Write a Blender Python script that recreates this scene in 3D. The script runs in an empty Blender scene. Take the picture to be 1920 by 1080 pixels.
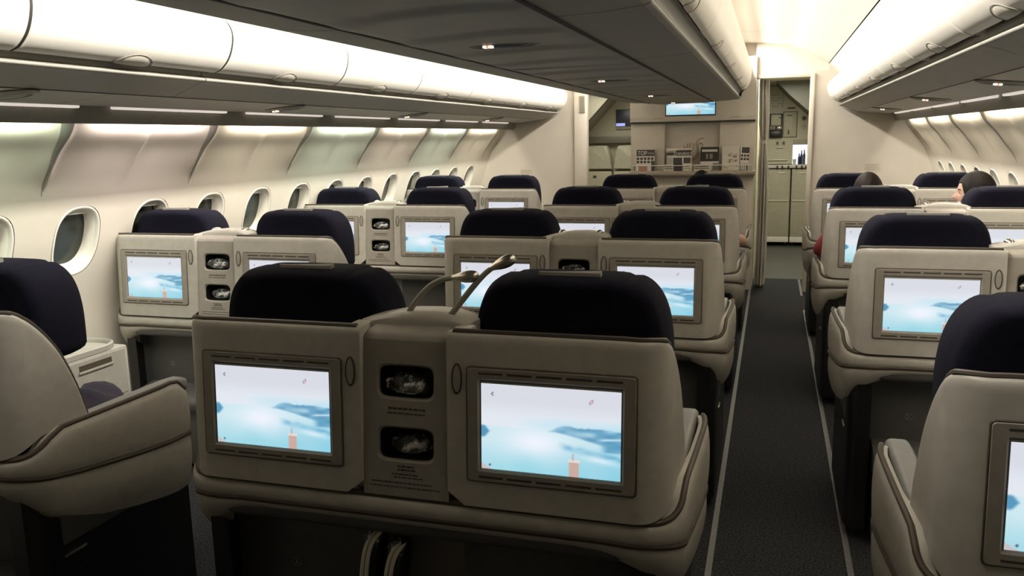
import bpy, bmesh, math, random
import numpy as np
from mathutils import Vector, Matrix, Euler
random.seed(7)
PI = math.pi
SC = bpy.context.scene
COL = SC.collection

# ------------------------------------------------------------------ camera
cam = bpy.data.cameras.new('camera')
cam.sensor_fit = 'HORIZONTAL'; cam.sensor_width = 36.0
cam.lens = 1568.75 / 1920 * 36.0
cam.clip_start = 0.05; cam.clip_end = 100
camo = bpy.data.objects.new('camera', cam); COL.objects.link(camo)
_F = Vector((-0.29205783, 0.94009025, -0.17587652)); _R = Vector((0.95583825, 0.29321388, -0.01997163)); _U = Vector((-0.03279431, 0.17394238, 0.98420962))
camo.matrix_world = Matrix(((_R.x, _U.x, -_F.x, 0.7777), (_R.y, _U.y, -_F.y, 0.0), (_R.z, _U.z, -_F.z, 1.5621), (0, 0, 0, 1)))
SC.camera = camo

# ------------------------------------------------------------------ world, exposure
w = bpy.data.worlds.new('world'); SC.world = w; w.use_nodes = True
w.node_tree.nodes['Background'].inputs[0].default_value = (0.9, 0.85, 0.75, 1)
w.node_tree.nodes['Background'].inputs[1].default_value = 0.02
vs_ = SC.view_settings
vs_.view_transform = 'Standard'; vs_.look = 'None'; vs_.gamma = 1.0; vs_.exposure = 0.0; vs_.use_curve_mapping = False

# ------------------------------------------------------------------ lights
def area(name, loc, direction, sx, sy, power, col, spread=PI):
    l = bpy.data.lights.new(name, 'AREA'); l.shape = 'RECTANGLE'; l.size = sx; l.size_y = sy
    l.energy = power; l.color = col; l.spread = spread
    o = bpy.data.objects.new(name, l); COL.objects.link(o)
    z = -Vector(direction).normalized(); y = Vector((0, 1, 0)); x = y.cross(z).normalized(); y = z.cross(x)
    o.matrix_world = Matrix(((x.x, y.x, z.x, loc[0]), (x.y, y.y, z.y, loc[1]), (x.z, y.z, z.z, loc[2]), (0, 0, 0, 1)))
    return o
WARM = (1.0, 0.945, 0.855)
COVE_P = 101.0
for s in (-1, 1):       # fluorescent cove tubes on top of the centre bins, washing ceiling and side bins
    area('cove_light', (s * 0.50, 4.80, 2.34), (s * 1.0, 0, -0.62), 0.05, 7.75, COVE_P, WARM, math.radians(128))
# wall wash tubes above every sidewall panel; the left ones are tinted like the photo's
PJ0, PJ = 2.795, 0.94       # sidewall panel joints
TINT = {-1: (0.86, 1.0, 0.80), 0: (1.0, 0.86, 0.86), 1: (1.0, 0.90, 0.76), 2: (0.84, 1.0, 0.86), 3: (1.0, 0.90, 0.80), 4: (0.84, 1.0, 0.88), 5: (1.0, 0.92, 0.78)}
for s in (-1, 1):
    for k in range(-1, 6):
        yc = PJ0 + PJ * (k + 0.5)
        c = TINT[k] if s < 0 else (1.0, 0.91, 0.76)
        area('wall_wash_light', (s * 1.892, yc, 1.695), (s * 0.55, 0, -0.85), 0.03, 0.70, 5.0, c)
area('galley_light', (0.95, 10.2, 2.16), (0, 0, -1), 0.5, 1.2, 44.0, (1.0, 0.955, 0.78))
area('vestibule_light', (-1.2, 9.9, 2.13), (0, 0, -1), 0.5, 0.8, 13.0, (1.0, 0.95, 0.80))

# ------------------------------------------------------------------ materials
def mat(name, col, rough=0.5, metal=0.0, var=0.06, scale=30, bump=0.0, bscale=200, emit=None, estr=0.0, spec=0.5, trans=0.0, alpha=1.0):
    m = bpy.data.materials.new(name); m.use_nodes = True
    nt = m.node_tree; b = nt.nodes['Principled BSDF']
    b.inputs['Roughness'].default_value = rough; b.inputs['Metallic'].default_value = metal
    b.inputs['Specular IOR Level'].default_value = spec
    tc = nt.nodes.new('ShaderNodeTexCoord')
    n = nt.nodes.new('ShaderNodeTexNoise'); n.inputs['Scale'].default_value = scale; n.inputs['Detail'].default_value = 3
    nt.links.new(tc.outputs['Object'], n.inputs['Vector'])
    r = nt.nodes.new('ShaderNodeValToRGB')
    r.color_ramp.elements[0].position = 0.3; r.color_ramp.elements[1].position = 0.7
    r.color_ramp.elements[0].color = [c * (1 - var) for c in col] + [1]
    r.color_ramp.elements[1].color = [min(1, c * (1 + var)) for c in col] + [1]
    nt.links.new(n.outputs['Fac'], r.inputs['Fac']); nt.links.new(r.outputs['Color'], b.inputs['Base Color'])
    if bump:
        n2 = nt.nodes.new('ShaderNodeTexNoise'); n2.inputs['Scale'].default_value = bscale; n2.inputs['Detail'].default_value = 2
        nt.links.new(tc.outputs['Object'], n2.inputs['Vector'])
        bp = nt.nodes.new('ShaderNodeBump'); bp.inputs['Strength'].default_value = bump; bp.inputs['Distance'].default_value = 0.004
        nt.links.new(n2.outputs['Fac'], bp.inputs['Height']); nt.links.new(bp.outputs['Normal'], b.inputs['Normal'])
    if emit:
        b.inputs['Emission Color'].default_value = list(emit) + [1]; b.inputs['Emission Strength'].default_value = estr
    if trans: b.inputs['Transmission Weight'].default_value = trans
    if alpha < 1: b.inputs['Alpha'].default_value = alpha
    return m
M_SHELL = mat('beige_plastic', (0.425, 0.402, 0.35), 0.42, bump=0.04, bscale=500)
M_BEZEL = mat('taupe_plastic', (0.27, 0.245, 0.205), 0.42)
M_BEZIN = mat('taupe_inner_plastic', (0.30, 0.275, 0.235), 0.4)
M_CONS = mat('taupe_console_plastic', (0.29, 0.265, 0.225), 0.45)
M_TRIM = mat('brown_rubber', (0.055, 0.045, 0.033), 0.5)
M_GROOVE = mat('brown_groove', (0.06, 0.045, 0.028), 0.6)
M_TABLE = mat('grey_beige_plastic', (0.33, 0.315, 0.275), 0.5)
M_NAVY = mat('navy_fabric', (0.007, 0.007, 0.015), 0.9, var=0.15, scale=60, bump=0.5, bscale=900, spec=0.15)
M_STRAP = mat('grey_webbing', (0.22, 0.21, 0.19), 0.8)
M_BLACK = mat('black_plastic', (0.008, 0.008, 0.008), 0.4)
M_DARK = mat('dark_grey_plastic', (0.075, 0.072, 0.066), 0.55)
M_KICK = mat('kick_panel_plastic', (0.082, 0.080, 0.075), 0.55)
M_PAD = mat('grey_leather', (0.21, 0.21, 0.20), 0.5)
M_METAL = mat('brushed_metal', (0.55, 0.52, 0.45), 0.3, 1.0)
M_NECK = mat('grey_gooseneck', (0.30, 0.28, 0.23), 0.45)
M_WALL = mat('cream_wall', (0.62, 0.575, 0.485), 0.5, var=0.02, scale=6)
M_RIM = mat('cream_window_rim', (0.76, 0.73, 0.64), 0.4, var=0.02)
M_PANE = mat('night_window_pane', (0.028, 0.034, 0.025), 0.2, var=0.3, scale=8)
M_BIN = mat('white_bin_plastic', (0.78, 0.75, 0.68), 0.38, var=0.015, scale=5)
M_BINB = mat('grey_bin_underside', (0.30, 0.285, 0.25), 0.5, var=0.04, scale=8)
M_PSU = mat('grey_service_panel', (0.30, 0.285, 0.25), 0.45, var=0.04, scale=8)
M_COVE = mat('grey_cove_panel', (0.22, 0.21, 0.18), 0.5)
M_CEIL = mat('cream_ceiling', (0.70, 0.65, 0.575), 0.5, var=0.02, scale=3)
M_RECESS = mat('dark_recess', (0.085, 0.08, 0.07), 0.5)
M_JOINTSHADOW = mat('grey_joint_shadow', (0.25, 0.235, 0.20), 0.6)
M_SEAM = mat('dark_seam', (0.02, 0.018, 0.014), 0.7)
M_BULK = mat('beige_bulkhead', (0.60, 0.55, 0.47), 0.55, var=0.025, scale=8)
M_LEDGE = mat('tan_ledge', (0.36, 0.31, 0.25), 0.5)
M_CARPET = mat('charcoal_carpet', (0.034, 0.035, 0.038), 0.95, var=0.8, scale=120, bump=0.9, bscale=300, spec=0.1)
M_CARPETD = mat('dark_carpet', (0.016, 0.016, 0.018), 0.95, var=0.5, scale=160, bump=0.9, bscale=300, spec=0.1)
M_VINYL = mat('grey_vinyl', (0.06, 0.063, 0.058), 0.4, var=0.15, scale=40)
M_STRIP = mat('grey_floor_strip', (0.13, 0.13, 0.125), 0.5, var=0.15, scale=80)
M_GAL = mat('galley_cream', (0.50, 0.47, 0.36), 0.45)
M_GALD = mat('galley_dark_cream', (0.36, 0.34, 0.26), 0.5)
M_CURT = mat('pale_curtain', (0.58, 0.56, 0.50), 0.85, bump=0.2, bscale=300)
M_DIFF = mat('lit_diffuser', (0.9, 0.85, 0.78), 0.5, emit=(1.0, 0.88, 0.80), estr=0.6)
M_SIGN = mat('lit_sign_white', (0.9, 0.9, 0.8), 0.5, emit=(1.0, 0.88, 0.70), estr=1.6)
M_SIGNR = mat('lit_sign_red', (0.9, 0.2, 0.1), 0.5, emit=(1.0, 0.22, 0.08), estr=1.3)
M_WHITE = mat('white_paper', (0.66, 0.63, 0.56), 0.6)
M_CREAMTEXT = mat('cream_print', (0.62, 0.58, 0.50), 0.6)
M_PAPER = mat('grey_print', (0.06, 0.055, 0.05), 0.6)
M_DARKP = mat('dark_cover', (0.03, 0.024, 0.02), 0.4)
M_REDP = mat('faded_red_print', (0.38, 0.20, 0.15), 0.6)
M_TAN = mat('tan_relief', (0.33, 0.25, 0.13), 0.5)
M_ROPE = mat('white_piping', (0.62, 0.57, 0.46), 0.8, bump=0.4, bscale=500)
M_SKIN = mat('skin', (0.46, 0.29, 0.215), 0.55, var=0.05)
M_LIP = mat('lip', (0.42, 0.16, 0.13), 0.5)
M_HAIR = mat('black_hair', (0.008, 0.0065, 0.005), 0.6, var=0.3, scale=80, bump=0.4, bscale=200, spec=0.15)
M_HAIRB = mat('dark_brown_hair', (0.016, 0.011, 0.008), 0.6, var=0.3, scale=80, bump=0.4, bscale=200, spec=0.15)
M_EYEW = mat('eye_white', (0.35, 0.33, 0.31), 0.4)
M_RED = mat('red_cloth', (0.24, 0.03, 0.035), 0.8)
M_SHIRT = mat('white_cloth', (0.55, 0.53, 0.50), 0.8)
M_GREYC = mat('grey_cloth', (0.10, 0.10, 0.11), 0.85)
M_TROU = mat('dark_trousers', (0.02, 0.02, 0.025), 0.85)
M_MUTE = mat('muted_purple_cloth', (0.018, 0.014, 0.026), 0.9, bump=0.4, bscale=300)
M_LITBLUE = mat('lit_cabinet_glow', (0.8, 0.85, 1.0), 0.5, emit=(0.80, 0.86, 1.0), estr=1.1)
M_MONITOR = mat('dark_monitor', (0.05, 0.058, 0.085), 0.35)
M_MONGLOW = mat('monitor_glow', (0.3, 0.35, 0.9), 0.4, emit=(0.40, 0.45, 1.0), estr=0.8)
M_JUMP = mat('pale_vinyl_cushion', (0.50, 0.48, 0.36), 0.5)
M_BOTTLE = mat('blue_bottle', (0.02, 0.03, 0.12), 0.2)
M_VENTM = mat('vent_grille', (0.33, 0.31, 0.24), 0.6)
# crinkled clear wrap; pale opaque noise streaks paint its glints
M_WRAP = bpy.data.materials.new('clear_plastic_wrap'); M_WRAP.use_nodes = True
_nt = M_WRAP.node_tree; _b = _nt.nodes['Principled BSDF']
_b.inputs['Base Color'].default_value = (0.62, 0.62, 0.60, 1); _b.inputs['Roughness'].default_value = 0.12
_b.inputs['Specular IOR Level'].default_value = 0.9
_tc = _nt.nodes.new('ShaderNodeTexCoord'); _vn = _nt.nodes.new('ShaderNodeTexNoise'); _vn.inputs['Scale'].default_value = 42; _vn.inputs['Detail'].default_value = 4
_nt.links.new(_tc.outputs['Object'], _vn.inputs['Vector'])
_rp = _nt.nodes.new('ShaderNodeValToRGB'); _rp.color_ramp.elements[0].position = 0.50; _rp.color_ramp.elements[1].position = 0.62
_rp.color_ramp.elements[0].color = (0.06,) * 3 + (1,); _rp.color_ramp.elements[1].color = (0.95,) * 3 + (1,)
_nt.links.new(_vn.outputs['Fac'], _rp.inputs['Fac']); _nt.links.new(_rp.outputs['Color'], _b.inputs['Alpha'])
# the screens' picture, stored per vertex, is what the screen emits
M_SCREEN = bpy.data.materials.new('lit_screen'); M_SCREEN.use_nodes = True
_nt = M_SCREEN.node_tree; _b = _nt.nodes['Principled BSDF']
_a = _nt.nodes.new('ShaderNodeVertexColor'); _a.layer_name = 'picture'
_b.inputs['Base Color'].default_value = (0.01, 0.01, 0.01, 1); _b.inputs['Roughness'].default_value = 0.3
_nt.links.new(_a.outputs['Color'], _b.inputs['Emission Color']); _b.inputs['Emission Strength'].default_value = 1.0
# ------------------------------------------------------------------ mesh helpers
def smooth_curve(pts, n=8):
    """Catmull-Rom through points."""
    P = [Vector(p) for p in pts]; P = [2 * P[0] - P[1]] + P + [2 * P[-1] - P[-2]]
    out = []
    for i in range(1, len(P) - 2):
        for k in range(n):
            t = k / n
            a, b, c, d = P[i - 1], P[i], P[i + 1], P[i + 2]
            out.append(0.5 * ((2 * b) + (c - a) * t + (2 * a - 5 * b + 4 * c - d) * t * t + (3 * b - a - 3 * c + d) * t ** 3))
    out.append(P[-2]); return out
def interp(tab, x):
    if x <= tab[0][0]: return tab[0][1]
    for (a, va), (b, vb) in zip(tab, tab[1:]):
        if x <= b: return va + (vb - va) * (x - a) / (b - a)
    return tab[-1][1]
def sstep(a, b, x):
    t = min(1, max(0, (x - a) / (b - a))); return t * t * (3 - 2 * t)

class MB:
    def __init__(s): s.v = []; s.f = []
    def add(s, vs, fs):
        o = len(s.v); s.v += [tuple(v) for v in vs]; s.f += [tuple(i + o for i in f) for f in fs]; return s
    def box(s, x0, x1, y0, y1, z0, z1, bev=0.0, seg=2):
        if x0 > x1: x0, x1 = x1, x0
        if bev:
            bm = bmesh.new(); bmesh.ops.create_cube(bm, size=1)
            for v in bm.verts: v.co = Vector(((x0 + x1) / 2 + v.co.x * (x1 - x0), (y0 + y1) / 2 + v.co.y * (y1 - y0), (z0 + z1) / 2 + v.co.z * (z1 - z0)))
            bmesh.ops.bevel(bm, geom=bm.edges[:], offset=bev, segments=seg, profile=0.5, affect='EDGES')
            bm.verts.index_update(); s.add([v.co[:] for v in bm.verts], [[v.index for v in f.verts] for f in bm.faces]); bm.free(); return s
        vs = [(x, y, z) for x in (x0, x1) for y in (y0, y1) for z in (z0, z1)]
        return s.add(vs, [(0, 1, 3, 2), (4, 6, 7, 5), (0, 4, 5, 1), (2, 3, 7, 6), (0, 2, 6, 4), (1, 5, 7, 3)])
    def loft(s, rings, closed=True, caps=True):
        n = len(rings[0]); vs = [p for r in rings for p in r]; fs = []
        m = n if closed else n - 1
        for i in range(len(rings) - 1):
            for j in range(m):
                k = (j + 1) % n; fs.append((i * n + j, i * n + k, (i + 1) * n + k, (i + 1) * n + j))
        if caps and closed:
            fs.append(tuple(range(n))[::-1]); fs.append(tuple((len(rings) - 1) * n + j for j in range(n)))
        return s.add(vs, fs)
    def tube(s, path, r, n=8, caps=True):
        P = [Vector(p) for p in path]; rings = []
        up = Vector((0, 0, 1)); prev = None
        for i, p in enumerate(P):
            t = (P[min(i + 1, len(P) - 1)] - P[max(i - 1, 0)]).normalized()
            if prev is None:
                a = t.cross(up)
                if a.length < 0.1: a = t.cross(Vector((1, 0, 0)))
            else: a = prev - t * prev.dot(t)
            a.normalize(); prev = a; b = t.cross(a)
            rr = r[i] if isinstance(r, (list, tuple)) else r
            rings.append([p + (a * math.cos(q) + b * math.sin(q)) * rr for q in [2 * PI * j / n for j in range(n)]])
        return s.loft(rings, True, caps)
    def ell(s, c, r, n=20, m=12, rot=None):
        rings = []
        for i in range(m + 1):
            th = PI * i / m; th = max(0.02, min(PI - 0.02, th)); ring = []
            for j in range(n):
                q = 2 * PI * j / n
                v = Vector((r[0] * math.sin(th) * math.cos(q), r[1] * math.sin(th) * math.sin(q), r[2] * math.cos(th)))
                if rot: v = rot @ v
                ring.append(v + Vector(c))
            rings.append(ring[::-1])
        return s.loft(rings)
    def grid(s, fn, us, vs, flip=False):
        n = len(vs); pts = [fn(u, v) for u in us for v in vs]; fs = []
        for i in range(len(us) - 1):
            for j in range(n - 1):
                q = (i * n + j, (i + 1) * n + j, (i + 1) * n + j + 1, i * n + j + 1); fs.append(q[::-1] if flip else q)
        return s.add(pts, fs)
    def prism(s, outline, axis, a, b):
        """outline: 2D list; extruded along axis ('x','y','z') from a to b."""
        def P(p, t): return {'x': (t, p[0], p[1]), 'y': (p[0], t, p[1]), 'z': (p[0], p[1], t)}[axis]
        return s.loft([[P(p, a) for p in outline], [P(p, b) for p in outline]])
    def holetile(s, us, vs, loops, pos, cap=False):
        """rectangle (us x vs sample lists) with a rounded hole; loops = [(a, b, exponent, depth)], outermost first."""
        u0, u1, v0, v1 = us[0], us[-1], vs[0], vs[-1]; cu, cv = (u0 + u1) / 2, (v0 + v1) / 2
        per = [(u, v0) for u in us[:-1]] + [(u1, v) for v in vs[:-1]] + [(u, v1) for u in us[:0:-1]] + [(u0, v) for v in vs[:0:-1]]
        rings = [[pos(u, v, 0) for u, v in per]]
        for (a, b, e, d) in loops:
            r = []
            for u, v in per:
                th = math.atan2((v - cv) / (v1 - v0) * (b / a) * (u1 - u0) / 1.0, (u - cu)) if False else math.atan2((v - cv) * (b * (u1 - u0)) / (a * (v1 - v0)), (u - cu))
                c, q = math.cos(th), math.sin(th); k = (abs(c / a) ** e + abs(q / b) ** e) ** (-1 / e)
                r.append(pos(cu + c * k, cv + q * k, d))
            rings.append(r)
        s.loft(rings, True, False)
        if cap:
            o = len(s.v) - len(per); s.f.append(tuple(o + i for i in range(len(per))))
        return s
    def build(s, name, m, parent=None, smooth=True, angle=35, loc=None):
        me = bpy.data.meshes.new(name); me.from_pydata(s.v, [], s.f); me.update()
        bm = bmesh.new(); bm.from_mesh(me); bmesh.ops.recalc_face_normals(bm, faces=bm.faces[:]); bm.to_mesh(me); bm.free()
        me.materials.append(m)
        if smooth:
            for p in me.polygons: p.use_smooth = True
            me.set_sharp_from_angle(angle=math.radians(angle))
        o = bpy.data.objects.new(name, me); COL.objects.link(o)
        if parent: o.parent = parent
        if loc: o.location = loc
        return o
def lin(a, b, n): return [a + (b - a) * i / n for i in range(n + 1)]
def empty(name, label, cat, loc=(0, 0, 0), rz=0.0, group=None):
    o = bpy.data.objects.new(name, None); COL.objects.link(o); o.location = loc; o.rotation_euler = (0, 0, rz); o.empty_display_size = 0.1
    o['label'] = label; o['category'] = cat
    if group: o['group'] = group
    return o
def tag(o, label, cat, group=None):
    o['label'] = label; o['category'] = cat
    if group: o['group'] = group
    return o
def struct(o, kind='structure'):
    o['kind'] = kind; return o
def copy_tree(o, parent=None):
    c = o.copy(); COL.objects.link(c)
    if parent: c.parent = parent
    for ch in list(o.children): copy_tree(ch, c)
    return c
def text(name, body, size, m, parent, loc, rot=(PI / 2, 0, 0), ext=0.0008, xs=1.0):
    cu = bpy.data.curves.new(name, 'FONT'); cu.body = body; cu.size = size; cu.extrude = ext; cu.align_x = 'LEFT'
    t_ = bpy.data.objects.new('tmp', cu); COL.objects.link(t_)
    me = bpy.data.meshes.new_from_object(t_.evaluated_get(bpy.context.evaluated_depsgraph_get())); bpy.data.objects.remove(t_)
    me.materials.clear(); me.materials.append(m); o = bpy.data.objects.new(name, me); COL.objects.link(o); o.parent = parent
    o.location = loc; o.rotation_euler = rot; o.scale = (xs, 1, 1); return o
def rrect(w, h, r, n=6):
    pts = []
    for cx, cz, a0 in ((w - r, h - r, 0), (-w + r, h - r, PI / 2), (-w + r, -h + r, PI), (w - r, -h + r, 1.5 * PI)):
        for k in range(n + 1):
            a = a0 + PI / 2 * k / n; pts.append((cx + r * math.cos(a), cz + r * math.sin(a)))
    return pts

Y0, YB = -1.6, 8.70     # cabin aft end, bulkhead
XC = {'L': -1.680, 'C': 0.0, 'R': 1.677}

# ================================================================== STRUCTURE
# floor
def slab(name, x0, x1, y0, y1, z0, z1, m, kind='structure', parent=None, bev=0):
    o = MB().box(x0, x1, y0, y1, z0, z1, bev).build(name, m, parent, smooth=bool(bev))
    if kind: o['kind'] = kind
    return o
slab('floor', -2.6, 2.6, Y0, 9.45, -0.08, 0.0, M_CARPET)
slab('floor_galley', -2.6, 2.6, 9.45, 12.9, -0.08, 0.0, M_VINYL)
k = 0
for x, runs in ((-0.605, [(-1.2, 9.3)]), (-1.096, [(-1.2, 7.8), (8.5, 9.4)]), (0.605, [(-1.2, 9.4)]), (1.096, [(-1.2, 7.75), (8.45, 9.4)])):
    for a, b in runs:
        k += 1; slab('trim_%d' % k, x - 0.011, x + 0.011, a, b, 0.0, 0.004, M_STRIP)
for x0, x1 in ((-2.3, -1.11), (-0.59, 0.59), (1.11, 2.3)):   # darker carpet under the seat tracks
    pass

# side walls with windows
WPROF = smooth_curve([(1.935, 1.73), (1.945, 1.68), (1.975, 1.62), (2.045, 1.545), (2.10, 1.465), (2.145, 1.38), (2.195, 1.25), (2.235, 1.13), (2.275, 1.02), (2.315, 0.90), (2.345, 0.78), (2.358, 0.60), (2.355, 0.40), (2.335, 0.18), (2.30, 0.0)], 10)
WS = [0.0]
for a, b in zip(WPROF, WPROF[1:]): WS.append(WS[-1] + (Vector(b) - Vector(a)).length)
def wp(s_):
    i = 0
    while i < len(WS) - 2 and WS[i + 1] < s_: i += 1
    t = (s_ - WS[i]) / (WS[i + 1] - WS[i]); a, b = Vector(WPROF[i]), Vector(WPROF[i + 1]); p = a + (b - a) * t
    d = (b - a).normalized(); nrm = Vector((-d.y, d.x)) if False else Vector((-d[1], d[0]))
    if nrm.x < 0: nrm = -nrm
    return p, nrm
SWIN = next(WS[i] for i in range(len(WS)) if WPROF[i][1] < 1.146)
WIN0, WINP = 3.03, 0.47
WKS = list(range(-4, 12))
YT = sorted(set([round(v, 4) for v in lin(-0.235, 0.235, 22)] + [-0.231, -0.225, 0.231, 0.225]))
def relief(y, s_):
    p, _ = wp(s_); z = p[1]
    ku = (y - PJ0) / PJ; kj = round(ku); dj = y - (PJ0 + PJ * kj)
    dm = y - (PJ0 + PJ * (math.floor(ku) + 0.5))
    up = sstep(1.37, 1.52, z)
    d = -0.015 * math.exp(-(dj / (0.075 if dj < 0 else 0.012)) ** 2) * up + 0.006 * math.exp(-(dj / 0.005) ** 2) * sstep(1.365, 1.38, z)
    d -= 0.008 * math.exp(-((dm) / (0.05 if dm < 0 else 0.010)) ** 2) * sstep(1.37, 1.60, z) * (1 - sstep(1.56, 1.66, z))
    d -= 0.006 * math.cos(2 * PI * dj / PJ * 1.0) * 0.0
    return d
def wall(side, name):
    def pos(y, s_, d):
        p, n = wp(s_); d += relief(y, s_); return (side * (p[0] + n[0] * d), y, p[1] + n[1] * d)
    mb = MB(); SA, SBt = SWIN - 0.215, SWIN + 0.215
    ys = []
    for k in WKS: ys += [WIN0 + WINP * k + t for t in YT[:-1]]
    ys.append(WIN0 + WINP * WKS[-1] + YT[-1])
    su = lin(0, SA, 22); sl = lin(SBt, WS[-1], 12); st = lin(SA, SBt, 18)
    mb.grid(lambda y, s_: pos(y, s_, 0), ys, su); mb.grid(lambda y, s_: pos(y, s_, 0), ys, sl)
    for k in WKS:
        yc = WIN0 + WINP * k
        mb.holetile([yc + t for t in YT], st, [(0.160, 0.195, 2.6, 0.0), (0.136, 0.170, 2.6, 0.0)], pos)
    mb.grid(lambda y, z: (side * 1.935, y, z), lin(ys[0], ys[-1], 2), [1.73, 2.3])
    mb.grid(lambda y, z: (side * interp([(0, 2.30), (1, 2.30)], z), y, z), [ys[-1], YB + 0.1], [0, 0.001])
    # plain ends of the wall, fore and aft of the windows
    for a, b in ((Y0 - 0.1, ys[0]), (ys[-1], YB + 0.15)):
        if b - a > 0.02:
            mb.grid(lambda y, s_: pos(y, s_, 0), lin(a, b, 6), lin(0, WS[-1], 60))
    o = mb.build(name, M_WALL, angle=50); struct(o)
    return pos
n_win = 0
for side, nm in ((-1, 'wall_left'), (1, 'wall_right')):
    pos = wall(side, nm)
    for k in WKS:
        if k < -3: continue
        n_win += 1; yc = WIN0 + WINP * k
        st = [SWIN - 0.1, SWIN + 0.1]
        def ring(a, b, e, d, N=44):
            r = []
            for j in range(N):
                th = 2 * PI * j / N; c, q = math.cos(th), math.sin(th); kk = (abs(c / a) ** e + abs(q / b) ** e) ** (-1 / e)
                p, n = wp(SWIN + q * kk); dd = d + relief(yc, SWIN) * 0
                r.append((side * (p[0] + n[0] * dd), yc + c * kk, p[1] + n[1] * dd))
            return r
        mb = MB().loft([ring(0.133, 0.169, 2.6, 0.004), ring(0.131, 0.167, 2.6, -0.0015), ring(0.127, 0.162, 2.6, -0.002), ring(0.122, 0.156, 2.6, 0.0), ring(0.118, 0.152, 2.6, 0.010), ring(0.116, 0.150, 2.6, 0.014), ring(0.111, 0.145, 2.6, 0.016), ring(0.104, 0.136, 2.6, 0.046), ring(0.102, 0.134, 2.6, 0.062)], True, False)
        fr = mb.build('window_%d' % n_win, M_RIM, angle=60); struct(fr)
        sh_ = []
        for zz_, dd_ in ((0.143, 0.022), (0.122, 0.024), (0.118, 0.030), (0.120, 0.056)):
            sh_.append([(lambda p_, n_: (side * (p_[0] + n_[0] * dd_), yc + q_, p_[1] + n_[1] * dd_))(*wp(SWIN - zz_)) for q_ in lin(-0.058 if zz_ > .14 else -0.088, 0.058 if zz_ > .14 else 0.088, 10)])
        MB().loft(sh_, False, False).build('shade', M_RIM, fr)
        MB().loft([ring(0.103, 0.135, 2.6, 0.060), ring(0.05, 0.06, 2.4, 0.060), ring(0.004, 0.005, 2, 0.060)], True, True).build('pane', M_PANE, fr)

# ceiling over the aisles
def sweep(mb, prof, ys, sx=1):
    return mb.grid(lambda y, p: (sx * p[0], y, p[1]), ys, prof)
CPROF = smooth_curve([(0.0, 2.44), (0.42, 2.435), (0.62, 2.425), (0.88, 2.385), (1.02, 2.33), (1.15, 2.265), (1.26, 2.205)], 6)
CPROF2 = smooth_curve([(1.266, 2.20), (1.32, 2.15), (1.42, 2.08), (1.6, 2.06), (1.95, 2.05)], 6)
mb = MB()
for s in (-1, 1):
    for a, b in ((Y0, 1.6), (1.606, 4.7), (4.706, 7.75), (7.756, YB + 0.05)):
        sweep(mb, CPROF, [a, b], s); sweep(mb, CPROF2, [a, b], s)
struct(mb.build('ceiling', M_CEIL, angle=50))
mb = MB()
for s in (-1, 1): sweep(mb, [(0.0, 2.46), (0.9, 2.43), (1.05, 2.36), (1.27, 2.225), (1.45, 2.12)], [Y0, YB + 0.05], s)
struct(mb.build('ceiling_backing', M_SEAM))
struct(MB().box(-2.6, 2.6, Y0 - 0.1, Y0, 0, 2.5).build('wall_back', M_BULK, smooth=False))
struct(MB().box(-2.6, 2.6, Y0, 13.0, 2.55, 2.6).build('ceiling_top', M_SEAM, smooth=False))

# tapered grey strips that paint the shade beside the sidewall panel joints
for s in (-1, 1):
    n_t = 60 if s < 0 else 75
    for k_ in range(-2, 7):
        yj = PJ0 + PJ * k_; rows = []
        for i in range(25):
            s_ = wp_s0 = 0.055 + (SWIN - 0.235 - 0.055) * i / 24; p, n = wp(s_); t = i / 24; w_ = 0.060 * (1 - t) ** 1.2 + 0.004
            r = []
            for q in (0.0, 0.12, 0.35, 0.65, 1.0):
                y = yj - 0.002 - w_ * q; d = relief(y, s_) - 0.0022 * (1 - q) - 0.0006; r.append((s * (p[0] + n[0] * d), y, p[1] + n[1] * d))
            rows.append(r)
        struct(MB().loft(rows, False, False).build('trim_%d' % (n_t + k_ + 2), M_JOINTSHADOW, angle=60))  # no real trim part: its grey colour stands for shade at the joint
# ------------------------------------------------------------------ overhead bins (outboard)
DOOR = smooth_curve([(1.345, 1.842), (1.312, 1.856), (1.278, 1.890), (1.257, 1.935), (1.250, 1.985), (1.266, 2.025), (1.30, 2.05), (1.345, 2.062), (1.40, 2.065)], 5)
EDG = [0.09 + 0.947 * i for i in range(10)]
RANK = ['first', 'second', 'third', 'fourth', 'fifth', 'sixth', 'seventh', 'eighth', 'ninth']
def bin_latch(parent, s, fn, yc, name='latch', w=0.085, h=0.055):
    """half-oval latch sitting on the door's lower edge; fn(t) -> (x,z) along the door profile from its lower edge."""
    mb = MB(); rows = []
    for i in range(9):
        r = i / 8; row = []
        for j in range(17):
            a = PI * j / 16; yy = math.cos(a) * w * r; t = math.sin(a) * h * r
            x, z, nx, nz = fn(t); bulge = 0.006 * (1 - r ** 4) + 0.001
            row.append((s * (x + nx * bulge), yc + yy, z + nz * bulge))
        rows.append(row)
    mb.loft(rows, False, False); l = mb.build(name, M_BINL, parent)
    path = []
    for j in range(25):
        a = PI * j / 24; yy = math.cos(a) * w * 1.04; t = math.sin(a) * h * 1.04; x, z, nx, nz = fn(t); path.append((s * (x + nx * 0.002), yc + yy, z + nz * 0.002))
    MB().tube(path, 0.0015, 6).build('latch_gap', M_COVE, l)
M_BINL = mat('latch_plastic', (0.55, 0.51, 0.44), 0.4)
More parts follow.
